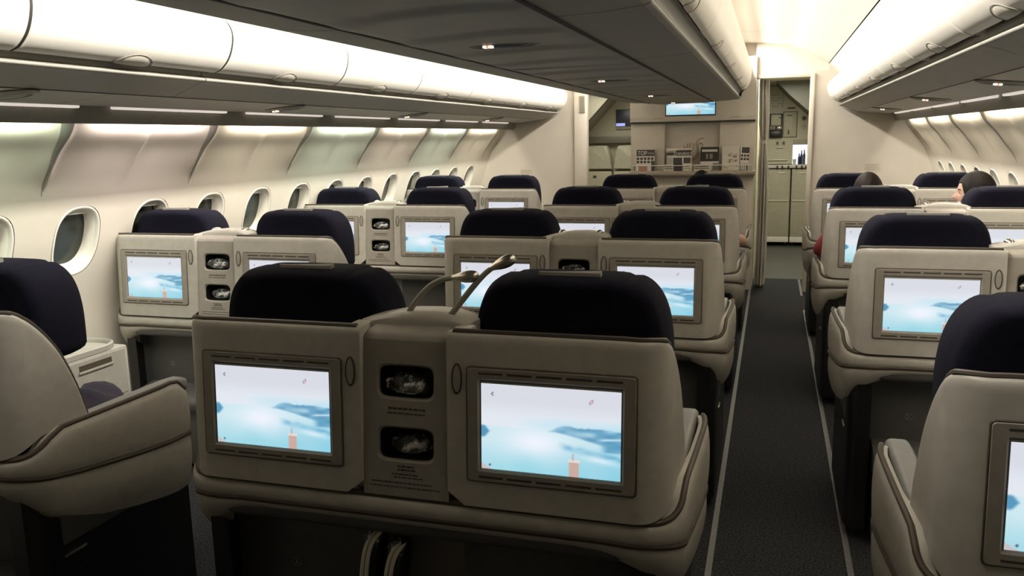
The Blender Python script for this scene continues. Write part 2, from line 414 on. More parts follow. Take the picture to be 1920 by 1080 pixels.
def proffn(prof):
    acc = [0.0]
    for a, b in zip(prof, prof[1:]): acc.append(acc[-1] + (Vector(b) - Vector(a)).length)
    def fn(t):
        i = 0
        while i < len(acc) - 2 and acc[i + 1] < t: i += 1
        u = (t - acc[i]) / (acc[i + 1] - acc[i]); a, b = prof[i], prof[i + 1]
        d = (Vector(b) - Vector(a)).normalized(); n = Vector((-d[1], d[0]))
        return a[0] + (b[0] - a[0]) * u, a[1] + (b[1] - a[1]) * u, n[0], n[1]
    return fn
def fix_n(fn, sign):
    def g(t):
        x, z, nx, nz = fn(t); return x, z, nx * sign, nz * sign
    return g
dfn = proffn(DOOR); _t = dfn(0.05); dsg = -1 if _t[2] > 0 else 1     # outboard door's normal points inboard (-x)
dfn = fix_n(dfn, dsg)
for s, sn in ((-1, 'left'), (1, 'right')):
    for i in range(9):
        a, b = EDG[i] + 0.005, EDG[i + 1] - 0.005
        if i == 8: b = YB - 0.02
        e = empty('overhead_bin', 'closed white overhead bin on the %s wall, %s from the front bulkhead' % (sn, RANK[8 - i]), 'overhead bin', (s * 1.55, (a + b) / 2, 1.85), 0, 'overhead bins along the side walls')
        L = (-s * 1.55, -(a + b) / 2, -1.85)
        def endshape(y):
            da = min(y - a, b - y); return 0.012 * (1 - math.sqrt(max(0, 1 - (1 - min(1, da / 0.02)) ** 2)))
        def dp(y, p, last=(i == 8)):
            k_ = endshape(y); x, z = p[0], p[1]
            if last: 
                t = max(0, (y - (b - 0.14)) / 0.14); k_ += 0.06 * (1 - math.sqrt(max(0, 1 - t * t)))
            x = x + k_ * (1.0 if x < 1.36 else 0); return (s * x, y, z)
        ys = [a, a + 0.003, a + 0.008, a + 0.02] + lin(a + 0.05, b - 0.16, 4) + lin(b - 0.14, b - 0.02, 6) + [b - 0.008, b - 0.003, b]
        mb = MB().grid(dp, ys, DOOR)
        for yy in (a, b): mb.add([dp(yy, p) for p in DOOR] + [(s * 1.42, yy, 1.842)], [tuple(range(len(DOOR) + 1))])
        d = mb.build('door', M_BIN, e, loc=L, angle=60)
        if i < 8: MB().grid(lambda y, p: (s * (p[0] + 0.007), y, p[1]), [b - 0.02, b + 0.0095], DOOR).build('edge_seal', M_SEAM, e, loc=L)
        bin_latch(d, s, dfn, (EDG[i] + EDG[i + 1]) / 2)
        MB().box(s * 1.42, s * 1.90, a, b, 1.80, 2.04).build('body', M_BINB, e, smooth=False, loc=L)
# front rail, service panel, light diffusers and cove panel under each row of bins
RAIL = smooth_curve([(1.42, 1.868), (1.385, 1.856), (1.380, 1.842), (1.384, 1.828), (1.372, 1.822), (1.363, 1.817), (1.362, 1.811), (1.370, 1.806), (1.405, 1.798)], 5)
tk = k
for s in (-1, 1):
    mb = MB(); edges = [-0.9, 1.0, 2.885, 4.78, 6.67, 8.66]
    for a, b in zip(edges, edges[1:]):
        sweep(mb, RAIL + [Vector((1.525, 1.752))], [a + 0.002, b - 0.002], s)
    tk += 1; struct(mb.build('trim_%d' % tk, M_BINB, angle=50))
    mb = MB(); edges = [-0.9] + [0.915 + 1.65 * i for i in range(5)] + [8.68]
    for a, b in zip(edges, edges[1:]):
        sweep(mb, [(1.525, 1.750), (1.80, 1.722)], [a + 0.002, b - 0.002], s)
    tk += 1; psu = struct(mb.build('trim_%d' % tk, M_PSU))
    mb = MB(); sweep(mb, [(1.50, 1.775), (1.86, 1.74), (1.95, 1.76)], [-0.9, 8.69], s); mb.build('backing', M_SEAM, psu)
    # light strip with gaps between diffusers
    for i in range(-1, 6):
        yc = PJ0 + PJ * (i + 0.5)
        MB().box(s * 1.812, s * 1.842, yc - 0.375, yc + 0.375, 1.713, 1.730, 0.004).build('light_diffuser', M_DIFF, psu)
    mb = MB(); sweep(mb, [(1.80, 1.7225), (1.805, 1.735), (1.85, 1.735), (1.847, 1.712), (1.868, 1.655), (1.872, 1.655), (1.880, 1.70)], lin(-0.9, 8.68, 3), s)
    tk += 1; struct(mb.build('trim_%d' % tk, M_COVE, angle=30))
def sign_unit(x, y, z, tilt, label, w=0.125):
    e = empty('passenger_sign', label, 'ceiling sign', (x, y, z), 0, 'lit passenger signs under the bins'); e.rotation_euler = (0, tilt, 0)
    N = 40
    def rg(a, b, zz): return [(a * math.cos(2 * PI * j / N), b * math.sin(2 * PI * j / N), zz) for j in range(N)]
    MB().loft([rg(w, 0.075, 0.0), rg(w, 0.075, -0.003), rg(w * 0.80, 0.052, -0.010), rg(w * 0.76, 0.048, -0.004)], True, True).build('bezel', M_COVE, e)
    MB().loft([rg(w * 0.74, 0.045, -0.006), rg(w * 0.5, 0.03, -0.012), rg(0.01, 0.003, -0.0135)], True, True).build('lens', M_BLACK, e)
    for q in (-1, 1):
        MB().box(-0.034 + q * 0.0085 - 0.0065, -0.034 + q * 0.0085 + 0.0065, -0.046, -0.026, -0.0165, -0.0095, 0.002).build('lit_pictogram', M_SIGN, e)
    MB().box(-0.0375, -0.0305, -0.047, -0.026, -0.0168, -0.0095, 0.002).build('lit_pictogram', M_SIGNR, e)
    return e
ordn = ['nearest', 'second', 'third', 'farthest']
for i, y in enumerate((2.46, 4.20, 5.95, 7.32)):
    sign_unit(0.0, y, 1.842, 0, 'dark oval lit sign under the centre bins, %s from the viewer' % ordn[i])
for s, sn in ((-1, 'left'), (1, 'right')):
    for i, y in enumerate(((2.21, 3.87, 5.51, 7.25) if s < 0 else (2.1, 3.73, 5.355, 7.32))):
        sign_unit(s * 1.63, y, 1.7385, s * math.radians(5.3), 'dark oval lit sign under the %s side bins, %s from the viewer' % (sn, ordn[i]), 0.11)

# ------------------------------------------------------------------ centre bins
CB_BOT = [(0.279, 1.856), (0.279, 1.843), (0.40, 1.848), (0.485, 1.857)]
CB_LIP = smooth_curve([(0.485, 1.857), (0.500, 1.863), (0.503, 1.870), (0.494, 1.876), (0.488, 1.895), (0.500, 1.918), (0.515, 1.926)], 4)
CB_DOOR = smooth_curve([(0.518, 1.928), (0.545, 1.940), (0.573, 1.985), (0.588, 2.050), (0.588, 2.11), (0.570, 2.18), (0.535, 2.245)], 5)
CB_TOP = [(0.535, 2.245), (0.50, 2.27), (0.44, 2.28), (0.43, 2.44)]
cfn = proffn(CB_DOOR); csg = 1 if cfn(0.08)[2] > 0 else -1; cfn = fix_n(cfn, csg)
CE = [0.2, 1.4, 2.6 - 0.6, 3.2, 4.4, 5.6, 6.8, 7.6]; CE = [-0.4, 0.8, 2.0, 3.2, 4.4, 5.6, 6.8, 7.6]
for s, sn in ((-1, 'left'), (1, 'right')):
    for i in range(7):
        a, b = CE[i] + 0.003, CE[i + 1] - 0.003
        e = empty('overhead_bin', 'closed overhead bin of the centre row facing the %s aisle, %s from the front' % (sn, RANK[6 - i]), 'overhead bin', (s * 0.42, (a + b) / 2, 1.9), 0, 'overhead bins in the centre row')
        L = (-s * 0.42, -(a + b) / 2, -1.9)
        MB().grid(lambda y, p: (s * p[0], y, p[1]), [a, a + .01, b - .01, b], CB_BOT + CB_LIP[:13]).build('bottom', M_BINB, e, loc=L, angle=50)
        MB().grid(lambda y, p: (s * p[0], y, p[1]), [a, b], CB_LIP[12:]).build('finger_recess', M_RECESS, e, loc=L)
        mb = MB().grid(lambda y, p: (s * p[0], y, p[1]), [a, a + .01, b - .01, b], CB_DOOR)
        for yy in (a, b): mb.add([(s * p[0], yy, p[1]) for p in CB_DOOR] + [(s * 0.44, yy, 2.245), (s * 0.44, yy, 1.93)], [tuple(range(len(CB_DOOR) + 2))])
        d = mb.build('door', M_BIN, e, loc=L, angle=50)
        if i < 6: MB().grid(lambda y, p: (s * (p[0] - 0.006), y, p[1]), [b - 0.02, b + 0.0055], CB_DOOR).build('edge_seal', M_SEAM, e, loc=L)
        bin_latch(d, s, cfn, (a + b) / 2 + 0.01, w=0.07, h=0.05)
mb = MB()
for s in (-1, 1): sweep(mb, CB_TOP, [-0.4, 8.69], s)
tk += 1; struct(mb.build('trim_%d' % tk, M_CEIL, angle=50))
mb = MB()
edges = [-0.4, 0.70, 2.45 - 0.0 + 0.87, 5.07, 6.82, 7.62]
for a, b in zip(edges, edges[1:]):
    def wv(y, x):
        ph = (y - a) / 0.42 + 0.55 * math.sin(3.4 * (x + 0.30)) - 0.25 * (x + 0.267)
        f = ph - math.floor(ph); h = (1 - f) if f < 0.82 else (f - 0.82) / 0.18 * 1.0
        ed = sstep(0, 0.03, 0.267 - abs(x)) * sstep(0, 0.03, y - a) * sstep(0, 0.03, b - y)
        return (x, y, 1.839 + 0.002 * (x / 0.267) ** 2 - 0.009 * h * ed)
    xs = lin(-0.267, 0.267, 24); mb.grid(wv, lin(a + 0.002, b - 0.002, max(2, int((b - a) / 0.02))), xs)
    for x in (-0.267, 0.267): mb.add([(x, a + .002, 1.841), (x, b - .002, 1.841), (x, b - .002, 1.857), (x, a + .002, 1.857)], [(0, 1, 2, 3)])
tk += 1; cpanel = struct(mb.build('trim_%d' % tk, M_PSU, angle=60))
MB().box(-0.46, 0.46, -0.4, 7.6, 1.885, 1.90).build('backing', M_SEAM, cpanel, smooth=False)
for x in (-0.273, 0.273): MB().box(x - 0.0065, x + 0.0065, -0.4, 7.6, 1.8385, 1.86).build('panel_seal', M_SEAM, cpanel, smooth=False)
# rounded fairing closing the centre bins towards the bulkhead
half = [(0.0, 1.839), (0.14, 1.840), (0.278, 1.843), (0.40, 1.848), (0.485, 1.857), (0.503, 1.870), (0.515, 1.915), (0.545, 1.940), (0.573, 1.985), (0.588, 2.050), (0.588, 2.11), (0.570, 2.18), (0.535, 2.245)]
full = [(-p[0], p[1]) for p in half[:0:-1]] + half
def fair(t, p):
    lift = 1 - math.cos(t * PI / 2); y = 7.606 + 1.10 * math.sin(t * PI / 2) * (0.38 + 0.62 * sstep(1.84, 2.10, p[1]))
    z = p[1] + (2.245 - p[1]) * lift * (0.55 if p[1] < 2.0 else 0.35); return (p[0] * (1 - 0.04 * lift), min(y, 8.69), z)
tk += 1; fo = struct(MB().grid(fair, lin(0, 1, 14), full).build('trim_%d' % tk, M_BINB, angle=60))

# ------------------------------------------------------------------ front bulkheads
WO = [(p[0], p[1]) for p in WPROF[::4]]
def side_bulk(name, s, xin):
    out = [(s * xin, 0.0), (s * 2.34, 0.0)] + [(s * (x + 0.03), z) for x, z in WO[::-1] if z > 0.02] + [(s * 1.95, 2.45), (s * 1.27, 2.45), (s * 1.27, 2.14), (s * xin, 2.14)]
    return struct(MB().prism(out, 'y', YB, YB + 0.06).build(name, M_BULK, smooth=False))
side_bulk('wall_front_right', 1, 1.14); side_bulk('wall_front_left', -1, 1.205)
# curved corner strip where the wall panels meet the bulkhead
struct(MB().box(-1.205, -1.075, YB - 0.03, YB + 0.10, 0, 2.30, 0.008).build('wall_front_end', M_BULK))
struct(MB().box(1.105, 1.145, YB - 0.03, YB + 0.10, 0, 2.115, 0.006).build('trim_90', M_BULK))
vg = empty('vent_grille', 'slatted air vent at the top of the left partition edge', 'vent', (-1.115, YB - 0.03, 1.895))
MB().box(-0.028, 0.028, -0.006, 0, -0.088, 0.088, 0.002).build('frame', M_VENTM, vg)
for i in range(14): MB().box(-0.024, 0.024, -0.011, -0.004, -0.080 + i * 0.0118, -0.074 + i * 0.0118).build('slat', M_VENTM, vg, smooth=False)
# header over the right aisle's door and over the left one
for s in (-1, 1):
    x0, x1 = (0.60, 1.30) if s > 0 else (-1.30, -0.60)
    struct(MB().box(x0, x1, YB + 0.012, YB + 0.08, 2.115 if s > 0 else 2.14, 2.5).build('wall_header', M_CEIL, smooth=False))
struct(MB().box(0.60, 1.15, YB - 0.012, YB + 0.09, 2.085, 2.118, 0.004).build('trim_91', M_BULK))
# centre monument
struct(MB().box(-0.615, 0.61, YB + 0.09, YB + 0.55, 0, 2.48).build('wall_front_centre', M_BULK, smooth=False))
mon = empty('magazine_monument', 'beige magazine wall unit with niche and ledge at the front of the cabin', 'wall unit', (0, YB, 0))
def mp(mb, name, m, parent=mon, **k): return mb.build(name, m, parent, loc=(0, -YB, 0), **k)
mp(MB().box(-0.615, 0.61, YB, YB + 0.09, 0, 1.19, 0.004), 'lower_panel', M_BULK)
mp(MB().box(-0.615, -0.27, YB, YB + 0.09, 1.19, 1.70, 0.003), 'side_panel', M_BULK)
mp(MB().box(0.272, 0.61, YB, YB + 0.09, 1.19, 1.70, 0.003), 'side_panel', M_BULK)
mp(MB().box(-0.27, 0.272, YB + 0.07, YB + 0.09, 1.19, 1.70), 'niche_back', M_BULK, smooth=False)
fas = [(YB + 0.09, 1.692), (YB - 0.035, 1.692), (YB - 0.05, 1.70), (YB - 0.055, 1.74), (YB - 0.055, 2.10), (YB - 0.02, 2.3), (YB + 0.09, 2.3)]
f1 = mp(MB().prism(fas, 'x', -0.615, 0.61), 'upper_fascia', M_BULK, smooth=False)
mp(MB().box(-0.615, 0.61, YB - 0.045, YB + 0.08, 1.684, 1.692), 'fascia_shadow_gap', M_SEAM, f1, smooth=False).location = (0, 0, 0)
for x in (-0.33, 0.42): 
    l = MB().tube([(x - 0.045, YB - 0.057, 1.722), (x - 0.03, YB - 0.059, 1.730), (x + 0.03, YB - 0.059, 1.730), (x + 0.045, YB - 0.057, 1.722)], 0.003, 6).build('recessed_grip', M_LEDGE, f1)
led = [(YB - 0.02, 1.15), (YB - 0.13, 1.155), (YB - 0.15, 1.165), (YB - 0.155, 1.18), (YB - 0.15, 1.20), (YB - 0.135, 1.207), (YB + 0.0, 1.207), (YB + 0.07, 1.207), (YB + 0.07, 1.15)]
mp(MB().prism(led, 'x', -0.605, 0.62), 'ledge', M_LEDGE, angle=50)
# emblem: embossed S curves in the niche
emb = MB()
for pts in ([(0.115, 1.53), (0.075, 1.52), (0.045, 1.495), (0.04, 1.46), (0.05, 1.42), (0.045, 1.37), (0.02, 1.335), (-0.015, 1.315)],
            [(0.105, 1.445), (0.095, 1.475), (0.07, 1.478), (0.055, 1.45), (0.065, 1.40), (0.06, 1.36), (0.035, 1.325), (0.0, 1.305)],
            [(-0.02, 1.345), (-0.005, 1.40), (0.01, 1.45), (0.012, 1.48)], [(-0.045, 1.36), (-0.035, 1.41), (-0.02, 1.46), (-0.02, 1.485)],
            [(-0.075, 1.37), (-0.065, 1.41), (-0.05, 1.45), (-0.052, 1.475)], [(-0.1, 1.375), (-0.092, 1.40), (-0.08, 1.43), (-0.083, 1.455)]):
    emb.tube([(x, YB + 0.068, z) for x, z in [(q[0], q[1]) for q in smooth_curve(pts, 5)]], 0.0055, 6)
mp(emb, 'bird_emblem', M_TAN)
ry = YB - 0.13
ra = mp(MB().tube([(-0.59, ry, 1.262), (0.59, ry, 1.262)], 0.005, 8), 'rail', mat('satin_rail', (0.72, 0.69, 0.62), 0.35, 0.3))
for x in (-0.59, 0.59): MB().tube([(x, ry, 1.205), (x, ry, 1.267)], 0.0055, 8).build('rail_post', M_METAL, ra)
for x in (-0.565, 0.545): MB().tube([(x, ry + 0.06, 1.205), (x, ry + 0.06, 1.262)], 0.004, 8).build('rail_post', M_DARK, ra)

# notices on the side bulkheads
for s, x, z, sn in ((-1, -1.737, 1.198, 'left'), (1, 1.69, 1.225, 'right')):
    nb = empty('notice_plate', 'small pale printed notice on the %s front bulkhead' % sn, 'notice', (x, YB - 0.001, z))
    MB().box(-0.066, 0.066, -0.002, 0, -0.034, 0.034).build('plate', mat('notice_' + sn, (0.52, 0.47, 0.39), 0.5), nb, smooth=False)
    for i in range(4): MB().box(-0.055, 0.05 - 0.02 * (i % 2), -0.0026, -0.001, 0.02 - i * 0.014, 0.0235 - i * 0.014).build('print_line', M_LEDGE, nb, smooth=False)

# ------------------------------------------------------------------ zone ahead of the bulkhead
struct(MB().box(-2.3, -2.2, YB + 0.1, 13, 0, 2.5).build('wall_forward_left', M_GAL, smooth=False))
struct(MB().box(2.2, 2.3, YB + 0.1, 13, 0, 2.5).build('wall_forward_right', M_GAL, smooth=False))
struct(MB().box(-2.3, 2.3, 12.9, 13.0, 0, 2.5).build('wall_forward_end', M_GAL, smooth=False))
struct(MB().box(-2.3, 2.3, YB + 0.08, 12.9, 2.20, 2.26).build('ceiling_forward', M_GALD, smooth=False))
struct(MB().box(-0.62, 0.62, YB + 0.5, 12.9, 0, 2.2).build('wall_forward_centre', M_GAL, smooth=False))
# sloping lining over the right galley
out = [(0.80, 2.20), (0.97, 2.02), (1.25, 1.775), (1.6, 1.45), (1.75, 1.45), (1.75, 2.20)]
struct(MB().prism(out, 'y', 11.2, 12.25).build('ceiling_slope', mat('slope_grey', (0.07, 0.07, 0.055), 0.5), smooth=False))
# galley
GY = 12.30
gal = empty('galley_unit', 'pale galley cabinet wall seen through the right doorway', 'galley', (0.95, GY, 0))
def gp(mb, name, m, parent=gal, **k):
    o = mb.build(name, m, parent, **k)
    if parent is gal: o.location = (-0.95, -GY, 0)
    return o
gp(MB().box(0.60, 1.045, GY, GY + 0.5, 1.14, 2.195), 'cabinet', M_GAL, smooth=False)
gp(MB().box(1.045, 1.60, GY, GY + 0.5, 1.41, 2.195), 'cabinet', M_GAL, smooth=False)
gp(MB().box(0.60, 1.60, GY - 0.06, GY + 0.5, 1.085, 1.13, 0.006), 'worktop', mat('galley_worktop', (0.56, 0.54, 0.46), 0.4))
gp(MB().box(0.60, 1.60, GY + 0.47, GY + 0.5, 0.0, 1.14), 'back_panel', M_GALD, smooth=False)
gp(MB().box(1.255, 1.60, GY, GY + 0.5, 1.13, 1.41), 'cabinet', M_GAL, smooth=False)
gp(MB().box(1.05, 1.25, GY + 0.22, GY + 0.24, 1.13, 1.41), 'lit_niche_back', M_LITBLUE, smooth=False)
gp(MB().box(1.045, 1.255, GY - 0.006, GY + 0.02, 1.40, 1.475, 0.003), 'niche_header', M_GALD)
dr = gp(MB().box(0.912, 1.083, GY - 0.018, GY, 1.508, 1.842, 0.004), 'cabinet_door', M_GAL)
MB().box(0.903, 1.092, GY - 0.006, GY, 1.50, 1.850).build('door_gap', M_BLACK, dr, smooth=False)
MB().box(0.955, 1.02, GY - 0.021, GY - 0.017, 1.79, 1.802).build('label', M_PAPER, dr, smooth=False)
MB().box(0.972, 0.99, GY - 0.036, GY - 0.017, 1.54, 1.60, 0.005).build('latch', M_DARK, dr)
for z in (1.755, 1.642):
    N = 24
    g = gp(MB().loft([[(1.178 + 0.036 * math.cos(2 * PI * j / N), y, z + 0.036 * math.sin(2 * PI * j / N)) for j in range(N)] for y in (GY, GY - 0.012)]), 'gauge', M_GALD)
    MB().loft([[(1.178 + 0.027 * math.cos(2 * PI * j / N), y, z + 0.027 * math.sin(2 * PI * j / N)) for j in range(N)] for y in (GY - 0.010, GY - 0.014)]).build('gauge_face', M_DARK if z > 1.7 else M_GAL, g)
    MB().box(1.165, 1.192, GY - 0.018, GY - 0.013, z - 0.004, z + 0.004).build('needle', M_DARK, g, smooth=False)
dots = MB()
for i in range(5):
    for j in range(5):
        if (i + 2 * j) % 4 != 3: dots.box(0.757 + i * 0.033, 0.769 + i * 0.033, GY - 0.003, GY, 1.915 + j * 0.038, 1.927 + j * 0.038)
gp(dots, 'vent_holes', M_DARK, smooth=False)
gp(MB().box(0.955, 1.06, GY - 0.003, GY, 1.885, 1.905), 'print_line', M_PAPER, smooth=False)
for x in (0.82, 0.902):
    o_ = gp(MB().box(x, x + 0.042, GY - 0.008, GY, 1.395, 1.455, 0.003), 'socket', M_GALD)
    MB().box(x + 0.009, x + 0.033, GY - 0.011, GY - 0.007, 1.408, 1.442).build('socket_face', M_DARK, o_, smooth=False)
gp(MB().box(0.832, 0.93, GY - 0.025, GY, 1.358, 1.376, 0.004), 'pull_handle', M_WHITE)
gp(MB().tube([(0.72, GY - 0.03, 1.195), (0.975, GY - 0.03, 1.195)], 0.006, 8), 'rail', M_METAL)
for x in (0.72, 0.975): gp(MB().tube([(x, GY - 0.03, 1.195), (x, GY - 0.002, 1.195)], 0.005, 8), 'rail_bracket', M_METAL)
# latches under the worktop
for i, x in enumerate((0.84, 0.905, 0.985, 1.09, 1.16, 1.215)):
    gp(MB().box(x, x + 0.022, GY - 0.075, GY - 0.05, 1.075, 1.12, 0.004), 'turn_latch', M_BLACK)
# coffee maker
cm = empty('coffee_maker', 'black and silver coffee maker set into the galley wall', 'coffee maker', (0.815, GY - 0.06, 1.5))
MB().box(-0.084, 0.084, 0.0, 0.056, 0.0, 0.325, 0.006).build('housing', M_BLACK, cm)
MB().box(-0.068, 0.064, -0.012, 0.01, 0.165, 0.312, 0.004).build('front_panel', M_GAL, cm)
for x in (-0.045, 0.045):
    p_ = MB().box(x - 0.03, x + 0.03, -0.010, 0.01, 0.112, 0.155, 0.006).build('window', M_GAL, cm)
    MB().box(x - 0.018, x + 0.018, -0.014, -0.008, 0.122, 0.145, 0.004).build('window_glass', M_DARK if x < 0 else M_METAL, p_)
MB().box(0.035, 0.065, -0.016, -0.008, 0.262, 0.276).build('button', M_DARK, cm, smooth=False)
MB().box(-0.08, 0.078, -0.03, 0.01, 0.01, 0.095, 0.01).build('pot', M_BLACK, cm)
# things in the lit niche
for i, (x, h, m_) in enumerate(((1.135, 0.15, M_BOTTLE), (1.165, 0.19, M_BOTTLE), (1.20, 0.20, M_DARK), (1.075, 0.07, M_WHITE))):
    b_ = empty('bottle' if i < 3 else 'paper_cup', ['short dark blue bottle in the lit galley niche', 'taller dark blue bottle in the lit galley niche', 'dark grey bottle at the right in the lit galley niche', 'white cup in the lit galley niche'][i], 'bottle' if i < 3 else 'cup', (x, GY + 0.06, 1.132))
    prof = [(0.0, 0), (0.017, 0.0), (0.017, h * 0.62), (0.008, h * 0.78), (0.008, h * 0.9)] if i < 3 else [(0.0, 0), (0.018, 0), (0.025, h)]
    MB().loft([[(r * math.cos(2 * PI * j / 14), r * math.sin(2 * PI * j / 14), z) for j in range(14)] for r, z in [(max(r, .002), z) for r, z in prof]]).build('body', m_, b_)
    if i < 3: MB().loft([[(0.0095 * math.cos(2 * PI * j / 12), 0.0095 * math.sin(2 * PI * j / 12), z) for j in range(12)] for z in (h * 0.88, h)]).build('cap', M_WHITE, b_)
# two catering trolleys under the worktop
for i, (x0, x1, lb) in enumerate(((0.665, 1.030, 'left pale catering trolley under the galley worktop'), (1.045, 1.41, 'right pale catering trolley under the galley worktop'))):
    c_ = empty('catering_trolley', lb, 'trolley', ((x0 + x1) / 2, GY - 0.02, 0), 0, 'catering trolleys'); hw = (x1 - x0) / 2
    MB().box(-hw, hw, 0.0, 0.44, 0.06, 1.075, 0.006).build('body', M_GALD, c_)
    dd = MB().box(-hw + 0.006, hw - 0.006, -0.014, 0.002, 0.13, 1.06, 0.004).build('door', M_GALD, c_)
    MB().box(-0.05 + 0.1 * (1 - i) - 0.03, 0.05 + 0.1 * (1 - i) - 0.03, -0.026, -0.012, 1.008, 1.026, 0.004).build('handle', M_WHITE, dd)
    MB().box(-hw + 0.02, hw - 0.02, -0.028, -0.012, 0.625, 0.645, 0.005).build('handle', M_GAL, dd)
    MB().box(-hw, hw, -0.018, 0.0, 0.055, 0.13, 0.003).build('kick_plate', M_WHITE, c_)
    for wx in (-hw + 0.04, hw - 0.04): 
        for wy in (0.05, 0.38): MB().tube([(wx - 0.012, wy, 0.03), (wx + 0.012, wy, 0.03)], 0.03, 14).build('wheel', M_BLACK, c_)
tk = 92
# ceiling lamp inside the door
lampo = empty('ceiling_lamp', 'bright rectangular lamp just inside the right doorway ceiling', 'lamp', (0.745, 9.2, 2.198))
MB().box(-0.12, 0.12, -0.25, 0.25, -0.02, 0.0, 0.006).build('frame', M_BULK, lampo)
MB().box(-0.105, 0.105, -0.23, 0.23, -0.026, -0.015, 0.004).build('diffuser', mat('lit_lamp', (1, 0.95, 0.85), 0.5, emit=(1.0, 0.93, 0.78), estr=2.2), lampo)
# curtain gathered in the doorway
def curtain(name, x, y, z0, z1, label, wid=0.072):
    e = empty(name, label, 'curtain', (x, y, z0))
    H = z1 - z0; mb = MB(); N = 60; rings = []
    for i in range(25):
        t = i / 24; z = t * H; tie = 1 - 0.45 * math.exp(-((z + z0 - 1.47) / 0.10) ** 2); ring = []
        for j in range(N):
            a = 2 * PI * j / N; r = 1 + 0.30 * math.sin(a * 9 + 0.8 * math.sin(t * 5)) + 0.10 * math.sin(a * 17 + t * 3)
            ring.append((wid * 0.55 * tie * r * math.cos(a) + 0.012 * math.sin(t * 4), 0.11 * tie * r * math.sin(a), z))
        rings.append(ring)
    mb.loft(rings); mb.build('cloth', M_CURT, e, angle=80)
    MB().loft([[(wid * 0.40 * q * math.cos(2 * PI * j / 30), 0.078 * q * math.sin(2 * PI * j / 30), zz) for j in range(30)] for q, zz in ((1.0, 1.455 - z0), (1.06, 1.465 - z0), (1.06, 1.485 - z0), (1.0, 1.495 - z0))]).build('tie_band', M_CURT, e)
    MB().tube([(-0.02, -0.2, H + 0.01), (-0.02, 0.9, H + 0.01)], 0.008, 8).build('track', M_METAL, e)
curtain('curtain', 0.690, 8.92, 0.03, 2.08, 'pale curtain gathered and tied at the left of the right doorway')
# left vestibule: crew seats, monitor, sign
VY = 11.0
struct(MB().box(-1.9, -0.62, VY + 0.10, VY + 0.16, 0, 2.2).build('wall_vestibule', M_GAL, smooth=False))
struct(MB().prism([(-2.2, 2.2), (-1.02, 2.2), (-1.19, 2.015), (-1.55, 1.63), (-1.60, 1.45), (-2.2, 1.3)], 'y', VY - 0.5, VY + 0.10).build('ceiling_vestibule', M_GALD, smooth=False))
struct(MB().box(-1.60, -0.62, VY - 0.02, VY + 0.10, 1.478, 1.562, 0.004).build('trim_93', mat('grey_beam', (0.17, 0.16, 0.125), 0.5)))
struct(MB().tube([(-1.02, VY - 0.502, 2.2), (-1.19, VY - 0.502, 2.015), (-1.55, VY - 0.502, 1.63), (-1.60, VY - 0.502, 1.45)], 0.008, 6).build('trim_94', M_SEAM))
mo = empty('wall_monitor', 'dark wall monitor with a blue glow seen through the left doorway', 'monitor', (-1.05, VY + 0.09, 1.78))
MB().box(-0.145, 0.16, -0.02, 0.008, -0.13, 0.128, 0.004).build('frame', M_GALD, mo)
MB().box(-0.140, 0.155, -0.024, -0.015, -0.095, 0.124, 0.003).build('screen', M_MONITOR, mo)
MB().box(-0.138, -0.02, -0.0255, -0.02, -0.088, -0.050, 0.003).build('screen_glow', M_MONGLOW, mo)
for i, x in enumerate((-1.41, -1.015)):
    j_ = empty('crew_seat', ['left pale folding crew seat in the left vestibule', 'right pale folding crew seat in the left vestibule, half hidden'][i], 'crew seat', (x, VY, 0), 0, 'crew seats')
    o_ = [(-0.190, 1.14), (0.190, 1.14), (0.165, 1.33), (0.135, 1.42), (0.105, 1.445), (-0.105, 1.445), (-0.135, 1.42), (-0.165, 1.33)]
    oo = [(q[0], q[1]) for q in smooth_curve(o_[1:] + o_[:1], 4)] + [(0.0, 1.14)]
    rg = []
    for ysc, yy in ((0.93, -0.075), (1.0, -0.06), (1.0, 0.02)): rg.append([(q[0] * ysc, yy, 1.29 + (q[1] - 1.29) * ysc) for q in oo])
    MB().loft(rg).build('headrest', M_JUMP, j_, angle=50)
    MB().box(-0.188, 0.188, -0.06, 0.02, 0.62, 1.115, 0.02).build('backrest', M_GAL, j_)
    MB().box(-0.185, 0.185, -0.14, -0.065, 0.42, 0.90, 0.025).build('folded_seat', M_GALD, j_)
    MB().box(-0.19, 0.19, -0.03, 0.06, 0.0, 0.62, 0.01).build('base', M_GALD, j_)
    MB().box(-0.06, -0.015, -0.068, -0.058, 1.03, 1.06, 0.004).build('buckle', M_DARK, j_)
sg = empty('wall_sign', 'small white pictogram plate between the two crew seats', 'sign', (-1.17, VY + 0.1, 1.43))
MB().box(-0.028, 0.028, -0.006, 0, -0.026, 0.026, 0.002).build('plate', M_WHITE, sg)
MB().box(-0.006, 0.006, -0.008, -0.004, -0.018, 0.018).box(-0.006, 0.012, -0.008, -0.004, 0.010, 0.018).build('pictogram', M_DARK, sg, smooth=False)

